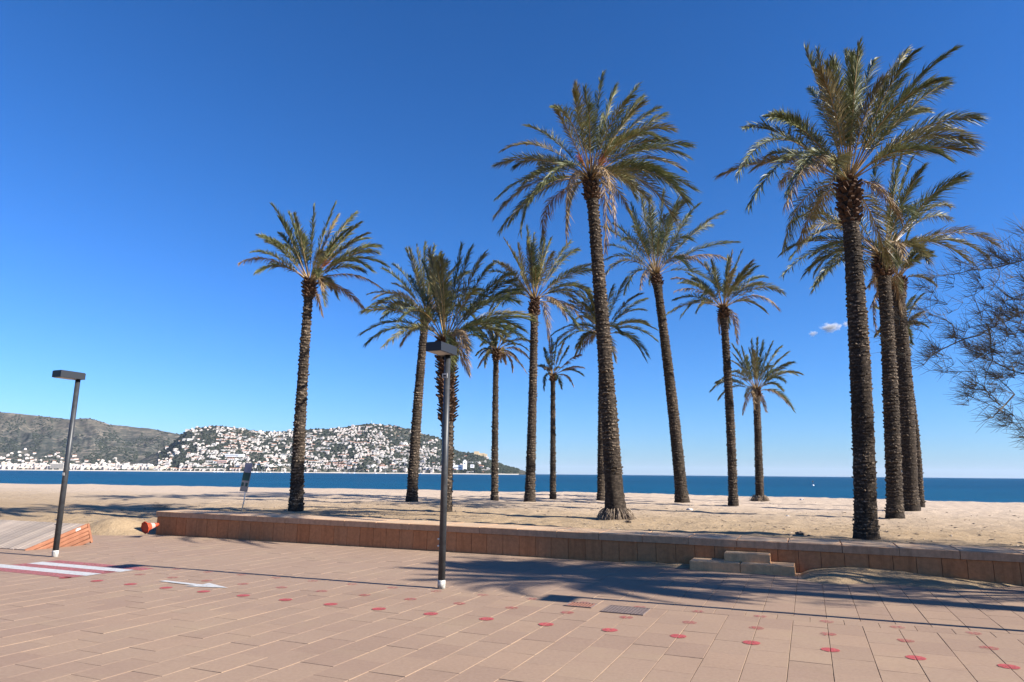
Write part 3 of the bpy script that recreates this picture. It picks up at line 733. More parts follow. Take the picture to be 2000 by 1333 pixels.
def palm(label, base, mid, hub, w, tips, nfill, seed, spread=1.0, boots=0.7, fruits=0, roots=False, boot_len=0.13, extra_dry=(), pos=None, hubpos=None, zdrop=0.0):
    rs = np.random.default_rng(seed)
    if pos is None:
        pb = hit(base[0], base[1], 0.45)
        for _ in range(4): pb = hit(base[0], base[1], ground(*touv(pb)))
        Yd = pb[1]
        pm = at(mid[0], mid[1], Yd); ph = at(hub[0], hub[1], Yd)
        pxm = np.linalg.norm(np.array([pb[0], pb[1]])) ; pxm = (pb @ fwd - EYE * fwd[2]) / FPX
        wb, wm, wt = [x * pxm / 2 for x in w]
    else:
        pb = np.array(pos, float); ph = np.array(hubpos, float); pm = (pb + ph) / 2 + np.array([0.1, 0, 0]); wb, wm, wt = w; Yd = ph[1]; pxm = 14 / FPX
    scale = max(1.0, pxm * FPX / 14.0)
    root = thing('palm_tree', label, 'palm tree', pb, 0, 'tall palms standing in the beach sand')
    O = pb.copy()
    pb = pb - O; pm = pm - O; ph = ph - O
    H = np.linalg.norm(ph - pb)
    n = int(H / 0.11); C = trunk_curve(pb - np.array([0, 0, 0.25]), pm, ph, n)
    tt = np.linspace(0, 1, n)
    rad = np.interp(tt, [0, 0.035, 0.09, 0.5, 0.9, 0.96, 1.0], [wb * 1.30, wb * 1.08, wb * 0.88, wm * 0.89, wt * 0.88, wt * 1.05, wt * 0.8])
    ns = 20; V = []
    for i in range(n):
        a = np.linspace(0, 2 * math.pi, ns, endpoint=False)
        r = rad[i] * (0.93 + 0.045 * (i % 2)) * (1 + 0.05 * rs.normal(0, 1, ns) * 0.5)
        if roots and tt[i] < 0.2: r = r * (1 + 0.10 * np.sin(a * 4 + i * 0.3) * (1 - tt[i] / 0.2))
        V.append(C[i] + np.stack([np.cos(a) * r, np.sin(a) * r, 0 * a], 1))
    V = np.concatenate(V); ii = np.arange(n * ns).reshape(n, ns)
    F = np.stack([ii[:-1], np.roll(ii[:-1], -1, 1), np.roll(ii[1:], -1, 1), ii[1:]], -1).reshape(-1, 4)
    obj('trunk', mesh_np('trunk', V, F, [M_bark], smooth=True), root)
    # old leaf scars in irregular rings
    pts, outs, ws, ls, hs_ = [], [], [], [], []
    z0 = 0.26 / H + (0.13 if roots else 0.02); ga = 0.0
    step = 0.072 * min(scale, 1.5); k = 0; s = z0
    topb = 1 - boots / H
    while s < topb:
        c = np.array([np.interp(s, tt, C[:, j]) for j in range(3)]); r = float(np.interp(s, tt, rad))
        m_ = max(7, int(2 * math.pi * r / (0.125 * min(scale, 1.5))))
        for j in range(m_):
            a = 2 * math.pi * (j + 0.5 * (k % 2)) / m_ + rs.normal(0, 0.06)
            o = np.array([math.cos(a), math.sin(a), 0])
            pts.append(c + o * r * 0.88 + np.array([0, 0, rs.normal(0, 0.018)])); outs.append(o)
            ws.append(2 * math.pi * r / m_ * rs.uniform(0.95, 1.5)); ls.append(rs.uniform(0.012, 0.046) * min(1.3, scale) * (1.5 if rs.random() < 0.12 else 1)); hs_.append(0.04 * min(1.4, scale))
        s += step / H * rs.uniform(0.8, 1.2); k += 1
    up = np.tile([0, 0, 1.0], (len(pts), 1))
    obj('leaf_scars', stub_mesh('leaf_scars', np.array(pts), np.array(outs), up, np.array(ws), np.array(ls), np.array(hs_), M_scar), root, kind='stuff')
    # fresh boots under the crown
    pts, outs, ws, ls, hs_ = [], [], [], [], []
    k = 0; s = topb
    while s < 1.0:
        c = np.array([np.interp(s, tt, C[:, j]) for j in range(3)]); r = float(np.interp(s, tt, rad)) * (1 + 0.12 * math.sin(math.pi * (s - topb) / (1 - topb)))
        m_ = max(7, int(2 * math.pi * r / 0.14))
        for j in range(m_):
            a = 2 * math.pi * (j + 0.5 * (k % 2)) / m_ + rs.normal(0, 0.10)
            o = np.array([math.cos(a), math.sin(a), 0])
            pts.append(c + o * r * 0.93); outs.append(o); ws.append(rs.uniform(0.09, 0.16)); ls.append(boot_len * rs.uniform(0.4, 1.5)); hs_.append(0.06)
        s += 0.085 / H; k += 1
    up = np.tile([0, 0, 1.0], (len(pts), 1))
    obj('leaf_boots', stub_mesh('leaf_boots', np.array(pts), np.array(outs), up, np.array(ws), np.array(ls), np.array(hs_), M_boot), root, kind='stuff')
    # fronds
    hubp = ph
    obs = []
    for tpx in tips:
        p = at(tpx[0], tpx[1], Yd) - O; obs.append(np.linalg.norm(p - hubp))
    Lp = float(np.percentile(obs, 80)) if obs else 2.9
    nl = int(np.clip(140 / scale ** 0.5, 64, 140)); wid = 0.0165 * scale ** 0.5
    def add_frond(P2, dry=False, thin=1.0):
        d = P2 - hubp; Ln = np.linalg.norm(d); el = math.asin(np.clip(d[2] / Ln, -1, 1))
        dh = np.array([d[0], d[1], 0]); dh = dh / (np.linalg.norm(dh) + 1e-6)
        lo = np.interp(el, [-1.5, 0, 1.5], [-0.22, -0.02, 0.12])
        P0 = hubp + dh * (0.11 if el < 1.1 else 0.05) + np.array([0, 0, lo])
        b = np.interp(el, [-1.5, -0.6, 0, 0.6, 1.5], [0.42, 0.42, 0.37, 0.22, 0.04]) * rs.uniform(0.7, 1.25)
        P1 = P0 + (P2 - P0) * rs.uniform(0.46, 0.64) + np.array([0, 0, 1.0]) * b * Ln
        if el < -0.7: P1 = P1 + dh * 0.25 * Ln
        side = np.cross(dh, [0, 0, 1.0]); P1 = P1 + side * rs.normal(0, 0.05) * Ln
        ll = 0.150 * Lp * rs.uniform(0.82, 1.15) * (0.75 if dry else 1.0) * thin
        me = frond_mesh(P0, P1, P2, nl, ll, wid, dry, rs, rs.normal(0, 0.5))
        obj('frond', me, root)
    for i, tpx in enumerate(tips):
        r = obs[i]; lim = math.sqrt(max(0.0, Lp * Lp - r * r)) if r < Lp else 0.0
        dy = (rs.choice([-1, 1]) * lim * rs.uniform(0.4, 0.95)) if lim > 0 else rs.normal(0, 0.2)
        P2 = at(tpx[0], tpx[1], Yd + dy) - O
        add_frond(P2, len(tpx) > 2)
    for i in range(nfill):
        az = rs.uniform(0, 2 * math.pi)
        if abs(math.cos(az)) > 0.75 and rs.random() < 0.6: az = rs.choice([-1, 1]) * math.pi / 2 + rs.normal(0, 0.5)
        el = math.radians(rs.choice([rs.uniform(40, 82), rs.uniform(5, 50), rs.uniform(-34, 8)], p=[0.27, 0.41, 0.32]))
        Ln = Lp * rs.uniform(0.78, 0.95) * spread * (1.0 if el > 0 else 0.85)
        add_frond(hubp + Ln * np.array([math.cos(az) * math.cos(el), math.sin(az) * math.cos(el), math.sin(el)]), el < -0.3 and rs.random() < 0.5)
    for i in range(fruits):
        az = rs.uniform(0, 2 * math.pi); d = np.array([math.cos(az), math.sin(az) - 0.35, rs.uniform(0.9, 1.8)]); d /= np.linalg.norm(d)
        mb = MB(); p0 = hubp + d * 0.12; p1 = p0 + d * rs.uniform(0.35, 0.6)
        mb.tube([p0, p1], [0.018, 0.012], 5)
        for q in range(26):
            e = unit(d + rs.normal(0, 0.33, 3)); mb.tube([p1 - d * 0.1, p1 + e * rs.uniform(0.15, 0.32)], [0.004, 0.006], 3, cap=False)
        obj('fruit_stalk', mb.mesh('fruit_stalk', [M_fruit]), root)
    if roots:
        mb = MB()
        for i in range(260):
            a = rs.uniform(0, 2 * math.pi); r0 = wb * rs.uniform(0.95, 1.25); zz = rs.uniform(0.05, 0.34)
            o = np.array([math.cos(a), math.sin(a), 0]); g = rs.uniform(0.06, 0.28)
            mb.tube([o * r0 + [0, 0, zz], o * (r0 + g * 0.5) + [0, 0, zz * 0.7], o * (r0 + g) + [0, 0, -0.03]], [0.010, 0.009, 0.005], 4, cap=False)
        obj('root_fibres', mb.mesh('root_fibres', [M_root]), root, kind='stuff')
    return root

def Z(pts, ox, oy, s): return [(ox + p[0] / s, oy + p[1] / s) + tuple(p[2:]) for p in pts]
PALMS = [
 dict(label='slim leaning palm standing alone at the left of the palm group, wind-swept crown', base=(578, 999), mid=(589, 775), hub=(605, 548), w=(30, 24, 19), seed=1, nfill=14, fruits=2, boots=0.55,
  tips=Z([(375,80),(285,300),(450,370),(500,140),(140,495,1),(265,560),(680,90),(830,70),(850,160),(975,135),(1000,215),(1060,285),(1050,320),(1130,375),(1130,420),(1190,510),(1090,550),(1165,675,1),(1035,820,1),(755,790),(800,685),(530,215),(600,300),(930,250)],430,380,3.703)),
 dict(label='palm with a slim smooth trunk directly behind the left side of the boot-covered palm', base=(804, 981), mid=(816, 790), hub=(832, 610), w=(24, 21, 17), seed=2, nfill=14, boots=0.5,
  tips=Z([(435,200),(515,170),(660,170),(710,230),(320,320),(245,360),(125,560),(190,650),(325,480),(80,700),(760,300),(860,310),(170,600),(250,720),(580,160)],690,440,4.1667)),
 dict(label='palm with a thick rough boot-covered trunk right behind the middle street lamp', base=(873, 1000), mid=(874, 830), hub=(869, 665), w=(22, 28, 31), seed=3, nfill=18, boots=2.6, boot_len=0.17,
  tips=Z([(880,170),(1065,245),(1130,320),(1280,400),(1340,530),(1300,450),(1460,780),(1440,740),(1350,900),(930,990),(1050,940),(720,260),(75,705),(70,880),(110,960),(245,985),(310,650),(190,640),(960,190),(1330,620),(560,300),(460,420),(620,210)],690,440,4.1667)),
 dict(label='thin palm with a drooping brownish crown just right of the boot-covered palm', base=(966, 978), mid=(967, 830), hub=(969, 684), w=(16, 14, 12), seed=4, nfill=16, boots=0.5,
  tips=Z([(1070,1150),(1035,980),(1295,1190,1),(1410,1200,1),(1440,1100,1),(1450,960),(1000,850),(930,900),(1200,760),(1100,800),(1330,820),(1040,780),(960,790),(1420,1020)],690,440,4.1667)),
 dict(label='palm with a green silvery crown and straight trunk, just left of the tallest middle palm', base=(1034, 982), mid=(1040, 790), hub=(1044, 585), w=(23, 19, 17), seed=5, nfill=16, boots=0.7,
  tips=Z([(145,155),(285,80),(330,130),(440,150),(560,170),(600,220),(80,290),(60,360),(690,310),(690,350),(690,480),(690,510),(650,540),(640,660,1),(540,655,1),(150,480),(60,590),(110,540),(420,770,1),(390,120),(200,250)],940,420,3.226)),
 dict(label='smallest and thinnest palm with a tiny crown, left of the tallest middle palm', base=(1080, 976), mid=(1080, 850), hub=(1080, 733), w=(14, 11.5, 10), seed=6, nfill=8, boots=0.35,
  tips=Z([(395,840),(400,970,1),(440,780),(550,830),(625,880,1),(640,960,1),(480,780),(425,760,1),(405,900),(520,800)],940,420,3.226)),
 dict(label='tallest middle palm with a big drooping crown, orange fruit stalks and a mossy flared base', base=(1204, 1016), mid=(1181, 690), hub=(1153, 345), w=(44, 33, 27), seed=7, nfill=20, fruits=7, roots=True, boots=0.7,
  tips=Z([(720,50),(425,255),(100,520),(65,610),(60,820),(55,925),(85,1015),(215,1020),(350,1040,1),(495,1100,1),(735,1150,1),(800,1040,1),(940,115),(960,200),(1100,300),(1135,390),(1255,490),(1240,560),(1215,640),(1285,760),(1245,840),(1190,990),(1230,810),(900,420),(970,230),(320,760),(890,900),(140,980),(610,150),(800,130),(1060,260),(250,370),(180,620)],950,130,3.174)),
 dict(label='palm with a low crown mostly hidden behind the trunk of the tallest middle palm', base=(1174, 979), mid=(1175, 820), hub=(1176, 652), w=(18, 16, 14), seed=8, nfill=14, boots=0.5,
  tips=Z([(915,400),(830,450),(1000,500),(1035,530),(1030,600),(1040,680),(1095,720),(1100,790),(1035,915),(1050,890),(560,540),(440,760),(450,830),(490,820),(620,830),(540,560),(640,560),(600,700)],940,420,3.226)),
 dict(label='tall palm leaning left with a wide crown, right of the tallest middle palm', base=(1333, 983), mid=(1311, 770), hub=(1281, 536), w=(28, 24, 19), seed=9, nfill=16, fruits=0, boots=0.5,
  tips=[(1231,420),(1330,395),(1363,401),(1410,417),(1437,473),(1423,508,1),(1180,445),(1185,480),(1182,508),(1180,540),(1233,398),(1274,404),(1296,376),(1328,382),(1250,562,1),(1200,440),(1255,380),(1345,420),(1390,440),(1378,520,1),(1215,470)]),
 dict(label='palm with a grey-green spiky crown beside the short palm near the water', base=(1432, 988), mid=(1425, 800), hub=(1412, 600), w=(20, 19, 16), seed=10, nfill=15, boots=0.5,
  tips=Z([(1580,230),(1640,230),(1730,330),(1790,390),(1900,490),(1880,600,1),(1220,480,1),(1200,400,1),(1165,630),(1260,640),(1215,535),(1410,300),(1300,370),(1610,800,1),(1500,740,1),(1460,320),(1250,430),(1690,370),(1550,260)],940,420,3.226)),
 dict(label='short palm with a dense dark green crown and a grassy skirt round its base', base=(1484, 980), mid=(1481, 870), hub=(1477, 762), w=(19, 16, 15), seed=11, nfill=16, roots=True, boots=0.4,
  tips=Z([(1700,790),(1775,800),(1890,830),(1960,930),(1985,1010),(1890,1100),(1910,1050),(1580,820),(1570,920),(1480,1070),(1450,1105),(1580,990),(1665,1140),(1640,840),(1830,810),(1930,870),(1740,780)],940,420,3.226)),
 dict(label='largest nearest palm at the right, thick trunk rising right behind the low wall', base=(1690, 1054), mid=(1680, 720), hub=(1655, 352), w=(49, 46, 37), seed=12, nfill=18, fruits=2, boots=0.9,
  tips=Z([(480,50),(560,170),(630,110),(700,60),(780,45),(850,110),(1030,60),(1010,205),(1160,215),(1240,235),(1140,385),(1410,415),(1310,490),(1380,548),(1330,590),(1000,965,1),(270,405),(155,475),(280,620),(20,730),(110,735),(170,900),(370,900,1),(375,840),(500,260),(600,140),(740,80),(900,220)],1400,80,2.777)),
 dict(label='second nearest palm at the right with a broad crown, just right of the nearest trunk', base=(1747, 1013), mid=(1739, 760), hub=(1724, 500), w=(34, 32, 28), seed=13, nfill=20, boots=0.7,
  tips=Z([(405,985),(495,1020),(405,1120),(400,1180),(355,1275),(480,1260),(625,1195),(525,1330),(470,905),(1360,730),(1340,760),(1265,900),(1265,970),(1520,1105),(1460,1170),(1375,1200),(1130,1165),(1080,770),(960,640),(860,640),(1180,850),(1060,640),(1000,620)],1400,80,2.777)),
 dict(label='palm leaning left close behind the second nearest one, crown hidden by it', base=(1779, 999), mid=(1768, 760), hub=(1752, 545), w=(32, 33, 26), seed=14, nfill=12, boots=0.5, spread=0.8,
  tips=[(1768,575,1),(1762,590,1),(1700,600,1),(1712,650,1),(1697,560),(1800,480),(1820,500),(1690,470),(1740,430),(1780,440),(1830,455)]),
 dict(label='thin farthest palm peeping out behind the two right-hand trunks', base=(1797, 991), mid=(1785, 820), hub=(1758, 650), w=(16, 15, 13), seed=15, nfill=8, boots=0.4, spread=0.8,
  tips=[(1803,575),(1795,632,1),(1782,672),(1715,650),(1705,600),(1785,580),(1740,570),(1770,560),(1722,690),(1776,690)]),
]
for P_ in PALMS: palm(**P_)
sh = hit(1205, 1134); tr_ = hit(1300, 1151.5)
HT = 7.6
palm('tall palm standing outside the right edge that throws its shadow on the pavement', None, None, None, (0.30, 0.27, 0.22), [], 54, 31, boots=0.6,
     pos=np.array([tr_[0], tr_[1], 0]) + np.array([SUN[0], SUN[1], 0]) / SUN[2] * (HT - 0.3) + np.array([0, 0, -0.02]), hubpos=np.array([sh[0], sh[1], 0]) + SUN / SUN[2] * HT, spread=0.78)

# ------------------------------------------------------------------ tamarisk at the right edge
rt = random.Random(21)
tam_base = np.array([12.3, 8.9, 0.0])
tam = thing('tamarisk_tree', 'feathery almost leafless tree with fine grey twigs at the right edge', 'tree', tam_base)
rT = np.random.default_rng(5)
TC = np.array([10.9, 10.3, 3.85]) - tam_base; TR = np.array([4.65, 3.0, 2.38])
def limit(d):                                   # uneven outline of the crown
    return 0.80 + 0.34 * float(vnoise(3.1 * math.atan2(d[1], d[0]) + 9, 3.5 * d[2] + 4, 77))
def rand_in(lo, hi):
    while True:
        d = unit(rT.normal(0, 1, 3)); r_ = rT.uniform(lo, hi)
        p_ = TC + d * TR * r_ * limit(d)
        if p_[2] > 1.7: return p_
twv, twf = [], []
def seg3(p, q, r0, r1):
    d = q - p; L_ = np.linalg.norm(d)
    if L_ < 1e-5: return
    d = d / L_; a = np.array([0, 0, 1.0]) if abs(d[2]) < 0.9 else np.array([1.0, 0, 0])
    X = np.cross(d, a); X /= np.linalg.norm(X); Y = np.cross(d, X); b_ = len(twv)
    for c_, r_ in ((p, r0), (q, r1)):
        for k_ in range(3):
            an = 2.094 * k_; twv.append(c_ + r_ * (math.cos(an) * X + math.sin(an) * Y))
    for k_ in range(3): twf.append([b_ + k_, b_ + (k_ + 1) % 3, b_ + 3 + (k_ + 1) % 3, b_ + 3 + k_])
nodes = np.zeros((60000, 3)); nn = 0; forks = np.array([-0.45, 0.55, 1.9])
def wander(p, q, n, amp):
    L_ = np.linalg.norm(q - p); out = [p]
    off = rT.normal(0, amp, 3) * L_
    for i in range(1, n + 1):
        t_ = i / n; out.append(p + (q - p) * t_ + off * math.sin(math.pi * t_) + (rT.normal(0, amp * 0.25, 3) * L_ if i < n else 0))
    return out
mbT = MB(); mbT.tube([(0.25, 0, -0.1), (0.15, 0.08, 0.6), (-0.1, 0.28, 1.3), tuple(forks)], [0.20, 0.15, 0.13, 0.11], 12); obj('trunk', mbT.mesh('trunk', [M_tbark]), tam)
for i in range(17):
    a = 2 * math.pi * i / 17 + rT.normal(0, .15); el = rT.choice([-0.25, 0.1, 0.5, 0.95]); d = unit(np.array([math.cos(a), math.sin(a), el]))
    q = TC + d * TR * 0.78 * limit(d); pts = wander(forks, q, 9, 0.07)
    mb = MB(); mb.tube(pts, np.linspace(0.052, 0.009, 10).tolist(), 6, cap=False); obj('limb', mb.mesh('limb', [M_tbark]), tam)
    for p_ in pts[1:]: nodes[nn] = p_; nn += 1
def attach(q, maxl, nseg, amp, r0, r1, back=0.0):
    global nn
    dd = np.sum((nodes[:nn] - q) ** 2, 1) 
    cpos = nodes[:nn] - forks; qd = q - forks
    dd = dd + 0.35 * np.maximum(0, np.linalg.norm(cpos, axis=1) - np.linalg.norm(qd)) ** 2      # branches run outwards
    k_ = int(np.argmin(dd)); p_ = nodes[k_].copy(); L_ = np.linalg.norm(q - p_)
    if L_ > maxl: q = p_ + (q - p_) * maxl / L_
    pts = wander(p_, q, nseg, amp); rr_ = np.linspace(r0, r1, nseg + 1)
    for i in range(nseg): seg3(pts[i], pts[i + 1], rr_[i], rr_[i + 1])
    for p2 in pts[1:]:
        if nn < 60000: nodes[nn] = p2; nn += 1
for i in range(240): attach(rand_in(0.45, 1.0), 1.7, 5, 0.10, 0.013, 0.005)
for i in range(1700): attach(rand_in(0.4, 1.03), 0.8, 3, 0.12, 0.0052, 0.0028)
N1 = nn; base_nodes = nodes[:N1].copy()
for i in range(36000):
    p_ = base_nodes[rT.integers(150, N1)]; d = unit(unit((p_ - forks)) * 0.9 + rT.normal(0, .55, 3) + np.array([-0.1, 0, 0.12])); L_ = rT.uniform(0.12, 0.36)
    m_ = p_ + d * L_ * .5 + rT.normal(0, .012, 3); q = m_ + unit(d + rT.normal(0, .18, 3)) * L_ * .5
    seg3(p_, m_, 0.0026, 0.0028); seg3(m_, q, 0.0028, 0.0012)
obj('twigs', mesh_np('twigs', twv, twf, [M_ttwig]), tam, kind='stuff')

# ------------------------------------------------------------------ debris on the sand
def rock(name, px, py, r, label, mt_, grp=None, sz=0.5):
    p = hit(px, py, 0.46); u_, v_ = touv(p); z_ = ground(u_, v_)
    t_ = np.random.default_rng(int(px)); n_ = 10; V = []; F = []
    for i in range(6):
        ph_ = math.pi * i / 5
        for j in range(n_):
            a = 2 * math.pi * j / n_; k_ = r * (1 + t_.normal(0, 0.14))
            V.append((k_ * math.sin(ph_) * math.cos(a) * 1.3, k_ * math.sin(ph_) * math.sin(a), k_ * sz * math.cos(ph_)))
    for i in range(5):
        for j in range(n_): F.append([i * n_ + j, (i + 1) * n_ + j, (i + 1) * n_ + (j + 1) % n_, i * n_ + (j + 1) % n_])
    o = obj(name, mesh_np(name, V, F, [mt_]), None, (p[0], p[1], z_ + r * 0.15), (0, 0, px), label=label, category='stone')
    if grp: o['group'] = grp
M_pale, _, _ = mat('pale_stone', (0.50, 0.47, 0.44), 0.9); M_drk, _, _ = mat('dark_clod', (0.10, 0.075, 0.055), 0.95)
rock('stone', 1347, 998, 0.10, 'pale stone on the sand between the two steps and the leaning middle palm', M_pale)
rock('stone', 1538, 1009, 0.05, 'small pale stone on the sand left of the nearest right-hand palm', M_pale)
rock('stone', 1563, 1046, 0.10, 'dark lump on the sand just behind the low wall, above the steps', M_drk, sz=0.4)
rock('stone', 1566, 976, 0.12, 'small white stone on the sand near the water, left of the nearest right-hand palm', M_pale, sz=0.3)
rock('stone', 1228, 1023, 0.07, 'small dark clod just behind the wall, right below the tallest palm', M_drk)
mb = MB(); rd = random.Random(8)
for i in range(1300):
    u_ = rd.uniform(-24, 16); v_ = 15.1 + abs(rd.gauss(0, 7)); 
    if v_ > 40: continue
    z_ = ground(u_, v_); p = w3(u_, v_, z_ + 0.004); s_ = rd.uniform(0.008, 0.026) * (1 + 0.02 * v_); a = rd.uniform(0, 6.28)
    X = np.array([math.cos(a), math.sin(a), rd.uniform(-.2, .3)]) * s_ * rd.uniform(1, 3); Y = np.array([-math.sin(a), math.cos(a), rd.uniform(-.2, .5)]) * s_ * 0.5; Zz = np.array([0, 0, s_ * 0.6])
    mb.add([p - X - Y, p + X - Y, p + X * 0.8 + Y, p - X * 0.9 + Y, p + Zz], [(0, 1, 4), (1, 2, 4), (2, 3, 4), (3, 0, 4)])
obj('beach_litter', mb.mesh('beach_litter', [M_root]), label='scattered bits of dry palm litter on the sand', kind='stuff')
# twig heap
p = hit(313, 984, 0.5); z_ = ground(*touv(p)); t = thing('brush_heap', 'small heap of dry branches on the open sand behind the left end of the wall', 'branches', (p[0], p[1], z_)); t.scale = (0.6, 0.6, 0.7)
for q in range(4):
    mb = MB()
    for i in range(9):
        a = rd.uniform(0, 6.28); s_ = np.array([rd.uniform(-.5, .45), rd.uniform(-.25, .25), rd.uniform(0.0, .12)]); e = s_ + np.array([math.cos(a) * .45, math.sin(a) * .25, rd.uniform(-0.05, .28)])
        mb.tube([s_, (s_ + e) / 2 + np.array([0, 0, .06]), e], [0.010, 0.007, 0.004], 4, cap=False)
    obj('branch', mb.mesh('branch', [M_root]), t)
# buoy far out
p = hit(1588, 948, SEA_Z + 0.2)
t = thing('buoy', 'tiny marker buoy floating offshore left of the nearest right-hand palm', 'buoy', (p[0], p[1], SEA_Z))
mb = MB(); mb.tube([(0, 0, -0.2), (0, 0, 0.15), (0, 0, 0.4)], [0.35, 0.4, 0.15], 12); obj('float', mb.mesh('float', [M_hull]), t)
mb = MB(); mb.tube([(0, 0, 0.3), (0, 0, 1.5)], [0.04, 0.04], 6); mb.box((0, 0, 1.5), (0.35, 0.05, 0.35)); obj('mast', mb.mesh('mast', [M_drk]), t)

# ------------------------------------------------------------------ hills across the bay
def horiz(x): return 917.28 + 0.008727 * x
def hill(name, prof, r0, r1, seed, amp, xr, low=0.0):
    xs = np.linspace(xr[0], xr[1], 420); Ht = np.interp(xs, [p[0] for p in prof], [horiz(p[0]) - p[1] for p in prof])
    ts = np.concatenate([np.linspace(0, 1, 60), [1.05, 1.15, 1.4]])
    V = np.zeros((len(ts), len(xs), 3))
    for i, t_ in enumerate(ts):
        r = r0 + (r1 - r0) * t_
        hgt_px = Ht * (t_ ** 0.8 if t_ <= 1 else 1.0)
        hh = hgt_px / FPX * r
        nz = fbm(xs * 0.022 + t_ * 1.2, np.full_like(xs, t_ * 3.0), 5, seed) - 0.5
        env = math.sin(math.pi * min(t_, 1)) ** 0.7 if t_ < 1 else 0
        hh = hh * (1 + amp * nz * env) 
        nz2 = fbm(xs * 0.35, np.full_like(xs, t_ * 25.0), 3, seed + 40) - 0.5
        hh = hh + nz2 * 9 * (0.35 + 0.65 * env) * np.clip(Ht / 30, 0, 1)
        if t_ > 1: hh = hh - (t_ - 1) * 500 * np.clip(Ht / 40, 0, 1)
        rr = r + 120 * nz
        X = (xs - 1000) / FPX * rr * 1.0185; 
        V[i, :, 0] = X; V[i, :, 1] = rr; V[i, :, 2] = SEA_Z + np.maximum(hh + 2.5 * min(t_ * 30, 1), -0.6 if t_ == 0 else -99)
    # azimuth correction so that columns sit under their photo columns
    ii = np.arange(len(ts) * len(xs)).reshape(len(ts), len(xs))
    F = np.stack([ii[:-1, :-1], ii[:-1, 1:], ii[1:, 1:], ii[1:, :-1]], -1).reshape(-1, 4)
    obj(name, mesh_np(name, V.reshape(-1, 3), F, [M_hill], smooth=True), kind='structure')
    def sample(x, t_):
        fi = np.interp(t_, ts, np.arange(len(ts))); fj = np.interp(x, xs, np.arange(len(xs)))
        i = int(min(fi, len(ts) - 2)); j = int(min(fj, len(xs) - 2)); a = fi - i; b_ = fj - j
        return (V[i, j] * (1 - a) + V[i + 1, j] * a) * (1 - b_) + (V[i, j + 1] * (1 - a) + V[i + 1, j + 1] * a) * b_
    return sample
far_s = hill('far_mountain', [(-500, 780), (-200, 795), (0, 806), (60, 811), (100, 815), (140, 820), (165, 822), (180, 820), (192, 819.5), (210, 824), (235, 832), (290, 838), (310, 839.5), (350, 847), (400, 856), (450, 880), (520, 915)], 3400, 5000, 3, 0.75, (-500, 520))
near_s = hill('headland_hill', [(230, 916), (300, 900), (345, 878), (358, 868), (372, 852), (385, 843), (402, 838), (430, 834.5), (450, 835), (480, 838.5), (520, 845), (560, 846), (600, 843), (620, 841), (660, 840), (690, 836), (715, 832), (740, 830.5), (775, 834), (800, 840), (830, 849), (862, 858), (885, 876), (905, 885), (930, 887), (950, 893), (962, 900), (990, 911), (1022, 918.8), (1040, 925)], 2900, 3600, 17, 0.22, (230, 1040))

rh = random.Random(77)
# pale strip of beach and quay under the town
mb = MB()
xs = np.linspace(-450, 1015, 200)
for (xa, xb) in zip(xs[:-1], xs[1:]):
    pa = [((x - 1000) / FPX * r, r, z_) for x in (xa, xb) for r, z_ in ((2840, SEA_Z - 0.5), (2850, SEA_Z + 2.4 + 1.2 * vnoise(x * .05, 0, 3)), (2960, SEA_Z + 4.5))]
    mb.add(pa, [(0, 3, 4, 1), (1, 4, 5, 2)])
obj('far_shore', mb.mesh('far_shore', [M_shore]), kind='structure')

